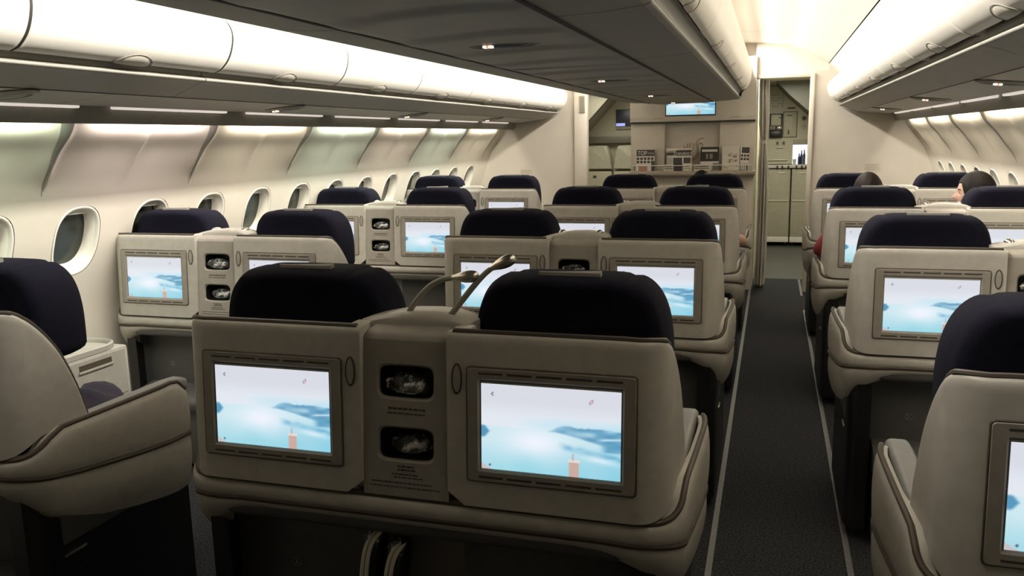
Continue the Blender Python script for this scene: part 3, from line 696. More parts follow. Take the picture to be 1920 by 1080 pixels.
# ================================================================== DOUBLE SEATS
def lean(z): return 0.063 * (z - 1.072)          # the back panel leans forward slightly towards its top
SIDE_TOP = [(p[0], p[1]) for p in smooth_curve([(-0.02, 1.146), (0.0, 1.145), (0.03, 1.140), (0.06, 1.126), (0.09, 1.104), (0.13, 1.060), (0.17, 1.000), (0.21, 0.906), (0.235, 0.822), (0.245, 0.785)], 6)]
def shell_path():
    """plan path of one seat's back shell (right seat): from the console edge round the corner and forward."""
    pts = [(x, 0.0) for x in lin(0.106, 0.50, 10)]
    cx, cy, r = 0.520, 0.075, 0.075
    pts += [(cx + (r + 0.0) * math.sin(a), cy - r * math.cos(a)) for a in lin(0.12, PI / 2, 18)]
    pts += [(0.595 + 0.012 * t, 0.075 + 0.17 * t) for t in lin(0.05, 1.0, 18)]
    return pts
SPATH = shell_path()
def shell_top(x, y): return min(1.146, interp(SIDE_TOP, max(0, y - 0.006))) if x > 0.5 else 1.146
def shell_bot(x, y):
    z = 0.757 + 0.040 * sstep(0.0, 0.10, y) if x > 0.5 else 0.757
    if x < 0.136: z = 0.757 + 0.030 * (1 - math.sqrt(max(0, 1 - ((0.136 - x) / 0.030) ** 2)))
    return z
def shell_pt(x, y, t, off=0.0):
    zt, zb = shell_top(x, y), shell_bot(x, y); zt = max(zt, zb + 0.004); z = zb + (zt - zb) * t
    k = 1.0 if x < 0.52 else max(0.0, 1 - y / 0.075)
    # rounded top lip and tucked bottom
    lip = 0.010 * (1 - math.sqrt(max(0, 1 - max(0, (z - (zt - 0.022)) / 0.022) ** 2)))
    return (x - lip * (1 - k) , y + lean(z) * (0.3 + 0.7 * k) + lip * k, z)
def mirror(mb, s):
    if s < 0:
        mb.v = [(-x, y, z) for x, y, z in mb.v]; mb.f = [f[::-1] for f in mb.f]
    return mb
def seat_shell(s):
    ts = lin(0, 0.9, 12) + [0.93, 0.95, 0.965, 0.98, 0.99, 1.0]
    mb = MB(); rows = [[shell_pt(x, y, t) for t in ts] for x, y in SPATH]
    mb.loft(rows, False, False)
    # inner face for thickness
    inn = [[(x - (0.016 if y > 0.03 else 0.016 * max(0, (x - 0.5) / 0.1) * (y / 0.03)), y + (0.016 if x < 0.57 else 0.0), z) for x, y, z in r] for r in rows]
    mb.loft([r[::-1] for r in inn], False, False)
    mb.loft([[r[-1] for r in rows], [r[-1] for r in inn]], False, False)
    mb.loft([[r[0] for r in rows], [r[0] for r in inn]], False, False)
    mb.add(rows[0] + inn[0][::-1], [tuple(range(2 * len(ts)))]); mb.add(rows[-1] + inn[-1][::-1], [tuple(range(2 * len(ts)))])
    return mirror(mb, s)
def shell_trim(s):
    path = [Vector(shell_pt(x, y, 1.0)) + Vector((-0.004 if y > .04 else 0, 0.004, 0.001)) for x, y in SPATH]
    path[0].x += 0.012
    return mirror(MB().tube(path, 0.0065, 8), s)
# base wrap: beige band across the back that rises into the two arm wings
def wrap_path():
    pts = [(x, -0.012) for x in lin(0, 0.51, 8)]
    cx, cy, rx = 0.520, 0.085, 0.105
    pts += [(cx + rx * math.sin(a), cy - 0.097 * math.cos(a)) for a in lin(0.12, PI / 2, 10)]
    pts += [(0.625 + 0.015 * math.sin(t * PI / 2), 0.085 + 0.555 * t) for t in lin(0.08, 1, 12)]
    return pts
WPATH = wrap_path()
BAND_B = [(-0.02, 0.705), (0.0, 0.700), (0.04, 0.690), (0.17, 0.665), (0.39, 0.636), (0.66, 0.609)]
def wrap_top(x, y): return 0.748 + (0.058 * sstep(0.0, 0.14, y) if x > 0.5 else 0) - 0.055 * sstep(0.55, 0.66, y) ** 2
def wrap_b(x, y): return 0.706 if x < 0.5 else interp(BAND_B, y)
def wrap_low(x, y):
    if x <= 0.40: return 0.672
    if y < 0.0: return 0.672 - 0.055 * sstep(0.40, 0.60, x)
    return interp([(-0.012, 0.632), (0.02, 0.60), (0.05, 0.575), (0.14, 0.535), (0.25, 0.495), (0.39, 0.46), (0.66, 0.410)], y)
def wrap_bulge(x, y, z):
    """outward offset profile: pinched at the groove, bulging between."""
    zt, zb, zl = wrap_top(x, y), wrap_b(x, y), wrap_low(x, y)
    if z > zb:
        t = (z - zb) / max(1e-4, zt - zb); return 0.010 * math.sqrt(max(0, 1 - (2 * t - 1) ** 2)) - 0.004
    t = (z - zl) / max(1e-4, zb - zl); return -0.006 + 0.010 * math.sqrt(max(0, 1 - (2 * t - 1) ** 2)) - 0.028 * (1 - t) ** 2
def wrap_normal(i):
    a = Vector(WPATH[max(0, i - 1)]); b = Vector(WPATH[min(len(WPATH) - 1, i + 1)]); d = (b - a).normalized(); return Vector((d.y, -d.x))
def wrap_pt(i, z, extra=0.0):
    x, y = WPATH[i]; n = wrap_normal(i); d = wrap_bulge(x, y, z) + extra
    tap = 0.02 * sstep(0.50, 0.66, y); return (x + n.x * d - tap, y + n.y * d, z)
def base_wrap():
    rows = []
    for i, (x, y) in enumerate(WPATH):
        zt, zb, zl = wrap_top(x, y), wrap_b(x, y), wrap_low(x, y)
        zs = [zl + (zb - zl) * t for t in lin(0, 1, 8)] + [zb + (zt - zb) * t for t in lin(0, 1, 8)[1:]]
        r = [wrap_pt(i, z) for z in zs]
        # top rolls inward, bottom returns inward
        x0, y0, _ = r[-1]; n = wrap_normal(i); q = 0.024 + 0.030 * (1 - sstep(0.20, 0.27, y)); r += [(x0 - n.x * 0.010, y0 - n.y * 0.010, zt + 0.004), (x0 - n.x * (q - 0.004), y0 - n.y * (q - 0.004), zt + 0.001), (x0 - n.x * q, y0 - n.y * q, zt - 0.05)]
        x0, y0, _ = r[0]; r = [(x0 - n.x * 0.05, y0 - n.y * 0.05, zl + 0.012)] + r
        rows.append(r)
    left = [[(-p[0], p[1], p[2]) for p in r] for r in rows[:0:-1]]
    mb = MB().loft(left + rows, False, False)
    for r in (left[0], rows[-1]): mb.add(r, [tuple(range(len(r)))])
    return mb
def both(path):
    return [(-p[0], p[1], p[2]) for p in path[:0:-1]] + list(path)
def make_pair():
    e = empty('double_seat', 'double seat', 'airplane seat', (0, 0, 0), 0, 'double seats of the cabin')
    base_wrap().build('base_shell', M_SHELL, e, angle=60)
    ga = []
    for i, (x, y) in enumerate(WPATH):
        n = wrap_normal(i); p = Vector(wrap_pt(i, wrap_top(x, y))); ga.append(p + Vector((-n.x * 0.004, -n.y * 0.004, 0.004)))
    MB().tube(both([tuple(p) for p in ga]), 0.0072, 8).build('upper_groove', M_GROOVE, e)
    gb = [Vector(wrap_pt(i, wrap_b(x, y) + 0.001)) + Vector((wrap_normal(i).x * -0.001, wrap_normal(i).y * -0.001, 0)) for i, (x, y) in enumerate(WPATH)]
    MB().tube(both([tuple(p) for p in gb]), 0.0082, 8).build('lower_groove', M_GROOVE, e)
    # dark roll under the band, footwell, ledge
    MB().box(-0.50, 0.50, -0.006, 0.10, 0.652, 0.700, 0.018, 3).build('under_roll', M_DARK, e)
    kp = MB().box(-0.585, 0.585, 0.10, 0.13, 0.30, 0.66, 0.006).build('kick_panel', M_KICK, e)
    N = 28; c = (-0.371, 0.0985, 0.49)
    MB().tube([(c[0] + 0.0125 * math.cos(2 * PI * j / N), c[1], c[2] + 0.0125 * math.sin(2 * PI * j / N)) for j in range(N + 1)], 0.0013, 6, False).tube([(c[0] - 0.0088, c[1], c[2] + 0.0088), (c[0] + 0.0088, c[1], c[2] - 0.0088)], 0.0012, 6).tube([(c[0] - 0.004, c[1], c[2] - 0.008), (c[0] + 0.003, c[1], c[2] + 0.008)], 0.0016, 6).build('no_step_symbol', M_STRAP, kp)
    led = [(0.13, 0.40), (-0.03, 0.375), (-0.06, 0.365), (-0.07, 0.34), (-0.06, 0.31), (0.13, 0.27)]
    MB().prism(led, 'x', -0.50, 0.50).build('storage_ledge', M_KICK, e, angle=50)
    MB().box(-0.49, 0.49, -0.02, 0.16, 0.02, 0.31, 0.01).build('storage_box', M_DARK, e)
    MB().box(-0.54, 0.54, 0.15, 0.70, 0.0, 0.36, 0.02).build('seat_base', M_BLACK, e)
    for s in (-1, 1):
        # dark lower side panel under each wing
        lo = []
        for i, (x, y) in enumerate(WPATH):
            if y > 0.02 and x > 0.5: lo.append((min(x, 0.628) - 0.035, y, wrap_low(x, y) + 0.03))
        rows = [[(x, y, 0.05 + (z - 0.05) * t) for t in lin(0, 1, 4)] for x, y, z in lo]
        rin = [[(x - 0.05, y, z) for x, y, z in r] for r in rows]
        mb = MB().loft(rows, False, False).loft(rin, False, False)
        for a, b in ((rows[0], rin[0]), (rows[-1], rin[-1])): mb.add(a + b[::-1], [tuple(range(len(a) * 2))])
        sp = mirror(mb, s).build('side_panel', M_BLACK, e)
        mirror(MB().box(0.592, 0.600, 0.11, 0.19, 0.425, 0.434, 0.003), s).build('release_lever', M_METAL, sp)
        mirror(MB().tube([(x, y, 0.0) for x, y in ((0.50, 0.2),)] + [(0.50, 0.2, 0.30)], 0.02, 10), s).build('leg', M_DARK, e)
        # arm pad
        pr = rrect(0.030, 0.026, 0.016, 5)
        rings = []
        for y, k, dz in ((0.12, 0.7, -0.01), (0.16, 1.0, 0.0), (0.22, 1.0, 0.0), (0.40, 1.0, 0.0), (0.60, 1.0, 0.0), (0.655, 0.94, -0.002), (0.675, 0.75, -0.006), (0.682, 0.4, -0.010)):
            rings.append([(0.575 + p[0] * k, y, 0.777 + dz + p[1] * k) for p in pr])
        mirror(MB().loft(rings), s).build('armrest', M_PAD, e, angle=60)
        # wing inner lining
        mirror(MB().box(0.562, 0.598, 0.11, 0.60, 0.46, 0.765, 0.01), s).build('arm_lining', M_KICK, e)
        # back shell, trim, screen, latch
        sh = seat_shell(s).build('back_shell', M_SHELL, e, angle=50)
        shell_trim(s).build('edge_trim', M_TRIM, sh)
        cx, cz = s * 0.341, 0.9453
        def yp(z, d): return lean(z) + d
        fr = []
        def rr(w_, h_, r_, d): return [(cx + p[0], yp(cz + p[1], d), cz + p[1]) for p in rrect(w_, h_, r_, 4)]
        b1 = MB().loft([rr(0.189, 0.130, 0.010, 0.004), rr(0.189, 0.130, 0.010, -0.001), rr(0.1875, 0.1285, 0.0085, -0.003)] , True, False)
        b1.build('bezel_gap', M_GROOVE, sh)
        bz = MB().loft([rr(0.1862, 0.1268, 0.008, -0.0010), rr(0.1845, 0.1250, 0.007, -0.0050), rr(0.1615, 0.1045, 0.003, -0.0050), rr(0.1560, 0.0985, 0.002, 0.0010)], True, False).build('screen_bezel', M_BEZEL, e, angle=25)
        for zc, n_ in ((cz + 0.1155, 5), (cz - 0.1165, 5)):
            for q in range(5):
                x0 = cx - 0.160 + q * 0.0655
                MB().box(x0, x0 + 0.0565, yp(zc, -0.0056), yp(zc, -0.003), zc - 0.0030, zc + 0.0030, 0.001, 1).build('vent_slot', M_TRIM, bz)
        # inner dark edge
        MB().loft([rr(0.1562, 0.0987, 0.002, -0.0006), rr(0.1535, 0.0955, 0.001, 0.001)], True, False).build('screen_edge', M_BLACK, bz)
        screen(cx, cz, yp, bz)
        N = 28; lc = (s * 0.1305, 1.0445)
        def ov(a, b, d): return [(lc[0] + a * math.cos(2 * PI * j / N), yp(lc[1] + b * math.sin(2 * PI * j / N), d), lc[1] + b * math.sin(2 * PI * j / N)) for j in range(N)]
        lt = MB().loft([ov(0.0125, 0.0345, 0.002), ov(0.0125, 0.0345, -0.003), ov(0.0105, 0.0325, -0.0035), ov(0.0095, 0.031, 0.0)], True, False).build('latch_ring', M_TRIM, e)
        MB().loft([ov(0.0100, 0.0315, 0.001), ov(0.0090, 0.0300, -0.003), ov(0.004, 0.016, -0.004)], True, True).build('latch_button', M_BEZIN, lt)
        # seat back cushion, seat cushion
        MB().box(cx - 0.225, cx + 0.225, 0.138, 0.235, 0.50, 1.12, 0.035, 3).build('back_cushion', M_NAVY, e)
        MB().box(cx - 0.20, cx + 0.20, 0.19, 0.70, 0.36, 0.452, 0.035, 3).build('seat_cushion', M_NAVY, e)
        headrest(cx, e, s)
    console(e)
    return e
# screen picture
def screen_mesh():
    NU, NV = 144, 92
    u, v = np.meshgrid(np.linspace(0, 1, NU), np.linspace(0, 1, NV), indexing='ij')
    def ss(a, b, x): t = np.clip((x - a) / (b - a), 0, 1); return t * t * (3 - 2 * t)
    def mixc(c, k, m_): return c * (1 - m_[..., None]) + np.array(k) * m_[..., None]
    rng = np.random.RandomState(3)
    def noise(sx, sy):
        g = rng.rand(sx + 2, sy + 2); x = u * sx; y = v * sy; i = x.astype(int); j = y.astype(int); a = x - i; b = y - j; a = a * a * (3 - 2 * a); b = b * b * (3 - 2 * b)
        return (g[i, j] * (1 - a) + g[i + 1, j] * a) * (1 - b) + (g[i, j + 1] * (1 - a) + g[i + 1, j + 1] * a) * b
    def lnoise(n):
        g = rng.rand(n + 2); x = u * n; i = x.astype(int); a = x - i; a = a * a * (3 - 2 * a); return g[i] * (1 - a) + g[i + 1] * a
    c = np.ones((NU, NV, 3)) * np.array((0.82, 0.83, 0.865))
    c = mixc(c, (0.86, 0.88, 0.91), ss(0.85, 0.60, v))
    c = mixc(c, (0.68, 0.86, 0.92), ss(0.70, 0.56, v) * (0.35 + 0.5 * noise(5, 4)) * ss(0.15, 0.6, u))
    c = mixc(c, (0.78, 0.88, 0.91), ss(0.53, 0.49, v))
    c = mixc(c, (0.55, 0.80, 0.86), ss(0.42, 0.0, v) * (0.45 + 0.55 * noise(6, 5)))
    c = mixc(c, (0.50, 0.77, 0.86), ss(0.45, 1.0, u) * ss(0.5, 0.15, v) * 0.55)
    glow = np.exp(-((u - 0.40) / 0.20) ** 2 - ((v - 0.36) / 0.15) ** 2); c = mixc(c, (0.93, 0.93, 0.97), glow * 0.85)
    # hills on the right, with a nearer ridge at the edge
    ridge = 0.50 + 0.055 * ss(0.47, 0.62, u) + 0.035 * lnoise(11) * ss(0.5, 0.6, u) + 0.012 * lnoise(40) - 0.03 * ss(0.75, 0.98, u)
    foot = 0.50 - 0.13 * ss(0.50, 1.0, u)
    m1 = ss(0.47, 0.52, u) * (1 - ss(ridge - 0.016, ridge + 0.010, v)) * ss(foot - 0.015, foot + 0.015, v)
    c = mixc(c, (0.30, 0.55, 0.70), m1 * (0.25 + 0.70 * noise(14, 18)) * (0.55 + 0.45 * ss(0.50, 0.62, u)))
    c = mixc(c, (0.85, 0.92, 0.95), ss(0.82, 0.90, u) * np.exp(-((v - (0.455 + 0.11 * (u - 0.9))) / 0.014) ** 2) * 0.85)
    r2 = 0.44 + 0.16 * (u - 0.85)
    m2 = ss(0.84, 0.92, u) * (1 - ss(r2 - 0.01, r2 + 0.01, v)) * ss(0.30, 0.33, v); c = mixc(c, (0.30, 0.56, 0.70), m2 * (0.45 + 0.4 * noise(12, 30)))
    # bluish reflections
    yc = 0.345 - 0.24 * (u - 0.57); m3 = ss(0.55, 0.62, u) * np.exp(-((v - yc) / 0.035) ** 2); c = mixc(c, (0.36, 0.64, 0.78), m3 * (0.15 + 0.75 * noise(22, 26)))
    c = mixc(c, (0.9, 0.93, 0.96), np.exp(-((u - 0.86) / 0.12) ** 2 - ((v - 0.22 + 0.2 * (u - .86)) / 0.035) ** 2) * 0.7)
    # hill at the left edge
    m4 = (1 - ss(0.045, 0.075, u + 0.5 * np.abs(v - 0.45))) * ss(0.36, 0.40, v) * (1 - ss(0.50, 0.53, v)); c = mixc(c, (0.22, 0.50, 0.66), m4 * 0.8)
    # tower with a spire, roof corner, small marks
    tw = ((np.abs(u - 0.672) < 0.035) & (v < 0.19)).astype(float); c = mixc(c, (0.80, 0.62, 0.56), tw * 0.85)
    tt = ((np.abs(u - 0.672) < 0.042) & (v > 0.165) & (v < 0.20)).astype(float); c = mixc(c, (0.88, 0.84, 0.82), tt * 0.9)
    sp = ((np.abs(u - 0.668) < 0.007) & (v > 0.19) & (v < 0.27)).astype(float); c = mixc(c, (0.72, 0.66, 0.66), sp * 0.8)
    rf = (v < 0.075 - 0.9 * u).astype(float); c = mixc(c, (0.78, 0.70, 0.70), rf * 0.8)
    d = np.hypot((u - 0.062) * 1.6, v - 0.055); c = mixc(c, (0.25, 0.30, 0.38), (d < 0.014).astype(float) * 0.9)
    d = np.hypot((u - 0.088) * 1.6, v - 0.885); dd = np.hypot((u - 0.096) * 1.6, v - 0.885); c = mixc(c, (0.42, 0.42, 0.50), ((d < 0.021) & (dd > 0.016)).astype(float) * 0.85)
    d = ((u - 0.795 - 0.25 * (v - 0.87)) / 0.013) ** 2 + ((v - 0.87) / 0.030) ** 2; c = mixc(c, (0.60, 0.34, 0.42), ((d < 1) & (d > 0.30)).astype(float) * 0.75)
    c = np.clip(c, 0, 1); lincol = np.where(c <= 0.04045, c / 12.92, ((c + 0.055) / 1.055) ** 2.4)
    lincol *= 1.08
    me = bpy.data.meshes.new('screen'); W, H = 0.3085, 0.1925
    vs = [((uu - 0.5) * W, 0.0, (vv - 0.5) * H) for uu in np.linspace(0, 1, NU) for vv in np.linspace(0, 1, NV)]
    fs = [(i * NV + j, (i + 1) * NV + j, (i + 1) * NV + j + 1, i * NV + j + 1) for i in range(NU - 1) for j in range(NV - 1)]
    me.from_pydata(vs, [], fs); me.update()
    at = me.color_attributes.new('picture', 'FLOAT_COLOR', 'POINT')
    buf = np.ones((NU * NV, 4), np.float32); buf[:, :3] = lincol.reshape(-1, 3); at.data.foreach_set('color', buf.ravel())
    me.materials.append(M_SCREEN); return me
SCREEN_ME = screen_mesh()
def screen(cx, cz, yp, parent, scale=1.0):
    o = bpy.data.objects.new('screen', SCREEN_ME); COL.objects.link(o); o.parent = parent
    o.location = (cx, yp(cz - 0.003, -0.0002), cz - 0.003); o.rotation_euler = (-math.atan(0.063), 0, 0); return o
# headrest
HO = smooth_curve([(-0.232, 0.99), (-0.233, 1.06), (-0.231, 1.11), (-0.222, 1.165), (-0.203, 1.210), (-0.172, 1.240), (-0.130, 1.250), (-0.06, 1.2525), (0.0, 1.253), (0.06, 1.2525), (0.130, 1.250), (0.172, 1.240), (0.203, 1.210), (0.222, 1.165), (0.231, 1.11), (0.233, 1.06), (0.232, 0.99)], 4)
def headrest(cx, parent, s):
    out = [(p[0], p[1]) for p in HO] + [(q, 0.975) for q in lin(0.20, -0.20, 8)]
    mb = MB(); rings = []
    cz0 = 1.12
    layers = [(0.155, 0.55), (0.138, 0.80), (0.142, 0.90), (0.160, 0.965), (0.185, 0.993), (0.215, 1.0), (0.26, 0.995), (0.285, 0.965), (0.300, 0.90), (0.300, 0.78), (0.285, 0.5)]
    for y, k in layers:
        ring = []
        for x, z in out:
            xx, zz = x * k if k > 0.9 else x * (k + 0.04), cz0 + (z - cz0) * k
            wing = 0.55 * max(0, abs(xx) - 0.140) ** 1.3
            seam = 0.004 * math.exp(-((abs(x) - 0.150 - 0.10 * (1.2 - z)) / 0.010) ** 2) if k > 0.85 else 0
            ring.append((cx + xx * (1 - seam * 0.5), y + wing * 0.5, zz - seam * 1.2))
        rings.append(ring)
    h = mb.loft(rings).build('headrest', M_NAVY, parent, angle=70)
    st = [(cx + x, 0.175 + dy, z) for x, dy, z in ()]
    path = lin(-0.072, 0.072, 10); rows = []
    for x in path: 
        zz = 1.2540
        rows.append([(cx + x + 0.004, 0.176, zz - 0.012), (cx + x + 0.004, 0.172, zz - 0.003), (cx + x + 0.004, 0.173, zz + 0.0045), (cx + x + 0.004, 0.177, zz + 0.006), (cx + x + 0.004, 0.192, zz + 0.005 + 0.003 * (x / 0.072)), (cx + x + 0.004, 0.192, zz - 0.006)])
    MB().loft(rows).build('headrest_strap', M_STRAP, h, angle=30)
    return h
def console(e):
    P0 = 0.035
    def cy(v): return -0.014 + 0.036 * (v - 0.757) / 0.371
    def pos(u, v, d): return (u, cy(v) + d, v)
    us = lin(-0.106, 0.106, 20)
    mb = MB(); segs = [(0.757, 0.8225), (0.8225, 0.936), (0.936, 0.9665), (0.9665, 1.0785), (1.0785, 1.118)]
    for a, b in segs:
        vs = lin(a, b, 10)
        if (a, b) in (segs[1], segs[3]):
            mb.holetile(us, vs, [(0.0715, 0.0415, 6, 0.0), (0.069, 0.039, 6, 0.005), (0.066, 0.036, 6, 0.006)], pos)
        else: mb.grid(lambda u, v: pos(u, v, 0), us, vs)
    top = [(cy(1.118), 1.118), (cy(1.118) + 0.004, 1.127), (cy(1.118) + 0.012, 1.133), (cy(1.118) + 0.045, 1.143)]
    mb.grid(lambda u, p: (u * (1 - 0.12 * ((p[1] - 1.118) / 0.025) ** 2), p[0], p[1]), us, top)
    # side cheeks
    cs = mb.build('centre_console', M_CONS, e, angle=30)
    for zc in (0.87925, 1.0225):
        def rr(k, d): return [(p[0], cy(zc + p[1]) + d, zc + p[1]) for p in rrect(0.067 * k, 0.037 * k, 0.011 * k, 4)]
        MB().loft([rr(1, 0.005), rr(1.0, 0.085)], True, False).add(rr(1.0, 0.085), [tuple(range(20))]).build('cubby', M_BLACK, cs)
    # illegible printed lines under the cubbies
    ln = MB(); rnd = random.Random(5)
    def words(zc, x0, x1, h):
        x = x0
        while x < x1:
            w_ = rnd.uniform(0.004, 0.012)
            if x + w_ > x1: break
            yy = cy(zc); ln.box(x, x + w_, yy - 0.0006, yy, zc, zc + h); x += w_ + 0.0025
    words(0.9595, -0.043, 0.050, 0.0045); words(0.9495, -0.045, 0.052, 0.003)
    for zc, a, b, h in ((0.826, -0.02, 0.03, 0.004), (0.818, -0.02, 0.026, 0.004), (0.808, -0.035, 0.040, 0.003), (0.801, -0.03, 0.044, 0.0026), (0.788, -0.085, 0.07, 0.003), (0.778, -0.088, 0.088, 0.0026)): words(zc, a, b, h)
    pn = ln.build('printed_notice', M_TRIM, cs, smooth=False); pn['kind'] = 'stuff'
    # beige cap over the console, with the lamp sockets
    capo = [(-0.135, 1.10), (-0.135, 1.150), (-0.110, 1.156), (-0.070, 1.164), (-0.030, 1.170), (0.030, 1.172), (0.080, 1.168), (0.112, 1.160), (0.135, 1.150), (0.135, 1.10)]
    mb = MB(); cp = [(p[0], p[1]) for p in capo]
    rings = []
    for y, dz in ((0.066, -0.020), (0.069, -0.008), (0.080, 0.0), (0.175, -0.004), (0.20, -0.02)):
        rings.append([(x, y, z + (dz if z > 1.13 else 0)) for x, z in cp])
    mb.loft(rings)
    for s in (-1, 1):
        mb.box(s * 0.1055, s * 0.150, 0.0135, 0.085, 0.757, 1.148, 0.006)
    cap = mb.build('console_cap', M_SHELL, e, angle=40)
    MB().box(-0.106, 0.106, 0.10, 0.33, 0.45, 1.06, 0.01).build('console_body', M_SHELL, e)
    for x in (-0.075, 0.085): MB().ell((x, 0.12, 1.157), (0.020, 0.028, 0.006), 18, 8).build('lamp_socket', M_NECK, cap)
    # console table running forward between the seats, with a tray well and a drawer handle
    tb = MB().box(-0.115, 0.115, 0.33, 0.95, 0.06, 0.815, 0.010).build('console_table', M_TABLE, e)
def gooseneck(parent, pts, head_dir, raised=True):
    pth = smooth_curve(pts, 10)
    g = MB().tube(pth, [0.0076 - 0.0012 * (i / len(pth)) for i in range(len(pth))], 10).build('reading_lamp', M_NECK, parent)
    d = Vector(head_dir).normalized(); tip = Vector(pth[-1]); rot = d.to_track_quat('Z', 'Y').to_matrix()
    rings = []
    for t, r in ((-0.006, 0.0066), (0.004, 0.0085), (0.015, 0.0120), (0.028, 0.0148), (0.040, 0.0152), (0.050, 0.0132), (0.056, 0.0092), (0.058, 0.003)):
        rings.append([tip + rot @ Vector((1.05 * r * math.cos(2 * PI * j / 16), 0.95 * r * math.sin(2 * PI * j / 16), t)) for j in range(16)])
    MB().loft(rings).build('lamp_head', M_METAL, g, angle=60)
    return g
ROWY = {'C': (1.663, 3.363, 5.036, 6.71), 'L': (1.60, 3.270, 5.000, 6.700), 'R': (1.541, 3.248, 4.960, 6.670)}
ROWN = ['nearest row', 'second row from the viewer', 'third row from the viewer', 'front row nearest the bulkhead']
COLN = {'L': 'left window column', 'C': 'centre column', 'R': 'right window column'}
proto = make_pair(); first = True; PAIRS = {}
for c in 'CLR':
    for r in range(4):
        if first: o = proto; first = False
        else: o = copy_tree(proto)
        o.location = (XC[c], ROWY[c][r], 0); PAIRS[c, r] = o
        o['label'] = 'beige double seat with navy headrests in the %s, %s' % (COLN[c], ROWN[r])
PAIRS['C', 0]['label'] = 'nearest beige double seat in the centre column with two raised gooseneck lamps'
for (c, r), o in PAIRS.items():
    if (c, r) == ('C', 0):
        gooseneck(o, [(-0.030, 0.10, 1.150), (-0.016, 0.103, 1.180), (0.020, 0.108, 1.222), (0.055, 0.11, 1.243), (0.090, 0.11, 1.250)], (1, 0, 0.10))
        gooseneck(o, [(0.066, 0.10, 1.148), (0.092, 0.103, 1.178), (0.130, 0.108, 1.225), (0.160, 0.11, 1.258), (0.182, 0.11, 1.276)], (1, 0, 0.45))
    else:
        for x in (-0.075, 0.085): 
            g = MB().ell((x, 0.13, 1.160), (0.017, 0.034, 0.013), 16, 8).build('reading_lamp', M_METAL, o)

# ------------------------------------------------------------------ side console trays (drawer fronts) for the pair nearest on the left
# tray rim, drawer line and slot handle are parts of every console table
def console_table_detail(o):
    tb = [ch for ch in o.children if ch.name.split('.')[0] == 'console_table'][0]
    z = 0.815
    pr = rrect(0.112, 0.245, 0.10, 6)
    def ring(k, dz): return [(p[0] * k, 0.70 + p[1] * (1 - (1 - k) * 0.4), z + dz) for p in pr]
    MB().loft([ring(1.0, 0.0), ring(1.0, 0.018), ring(0.94, 0.022), ring(0.88, 0.016), ring(0.84, 0.004)], True, True).build('tray_rim', M_TABLE, tb, angle=50)
    # recessed slot handle on the aisle-side faces
    for s in (-1, 1):
        f = MB().box(s * 0.1155, s * 0.1175, 0.40, 0.93, 0.635, 0.805, 0.001, 1).build('drawer_front', M_TABLE, tb)
        MB().box(s * 0.1165, s * 0.1185, 0.705, 0.86, 0.768, 0.790).build('slot_handle', M_GROOVE, f, smooth=False)
        MB().box(s * 0.117, s * 0.1225, 0.70, 0.865, 0.760, 0.769, 0.002).build('handle_lip', M_TABLE, f)
for key in (('L', 0), ('L', 1), ('C', 0), ('R', 0), ('R', 1)): console_table_detail(PAIRS[key])

# ------------------------------------------------------------------ wrapped headsets in the cubbies
def crumple(c, r, seed, parent, name='plastic_wrap', amp=0.28):
    rnd = random.Random(seed); ph = [(Vector((rnd.uniform(-1, 1), rnd.uniform(-1, 1), rnd.uniform(-1, 1))).normalized() * rnd.uniform(2, 9), rnd.uniform(0, 6)) for _ in range(9)]
    bm = bmesh.new(); bmesh.ops.create_icosphere(bm, subdivisions=4, radius=1)
    for v in bm.verts:
        p = v.co.copy(); k = 1.0
        for d, q in ph: k += amp / 4 * abs(math.sin(p.dot(d) + q)) - amp / 8
        v.co = Vector((p.x * r[0] * k, p.y * r[1] * k, p.z * r[2] * k)) + Vector(c)
    bm.verts.index_update(); mb = MB().add([v.co[:] for v in bm.verts], [[v.index for v in f.verts] for f in bm.faces]); bm.free()
    return mb.build(name, M_WRAP, parent, smooth=False)
def headset(x, y, z, label, seed):
    e = empty('headset', label, 'headset', (x, y, z), 0, 'plastic wrapped headsets in the seat cubbies')
    rnd = random.Random(seed); t = rnd.uniform(-0.25, 0.25)
    R_ = Matrix.Rotation(t, 3, 'Y')
    pts = [R_ @ Vector((0.040 * math.cos(a), 0.030 + 0.004 * math.sin(3 * a), 0.002 + 0.018 * math.sin(a))) for a in lin(0, PI, 16)]
    MB().tube(pts, 0.0035, 8).build('headband', M_BLACK, e)
    for s in (-1, 1):
        c_ = R_ @ Vector((0.032 * s, 0.026, -0.004)); MB().ell(c_, (0.014, 0.010, 0.015), 14, 10).build('ear_cup', M_DARK, e)
    crumple((-0.004 + rnd.uniform(-.006, .006), 0.016, 0.001), (0.046, 0.026, 0.0215), seed, e)
    return e
HL = []
for key, cub, lb in ((('C', 0), (1, 0), 'nearest centre double seat'), (('L', 1), (1, 0), 'second left double seat'), (('L', 2), (1, 0), 'third left double seat'), (('C', 1), (1,), 'second centre double seat'), (('R', 1), (1, 0), 'second right double seat'), (('L', 3), (1,), 'front left double seat'), (('R', 0), (1, 0), 'nearest right double seat')):
    for q in cub:
        zc = (0.87925, 1.0225)[q]
        lab = 'headset in crumpled clear plastic in the %s cubby of the %s' % (('lower', 'upper')[q], lb)
        headset(XC[key[0]], ROWY[key[0]][key[1]] + 0.018, zc - 0.010, lab, hash((key[1] * 7 + q * 3 + ord(key[0]))) % 1000)

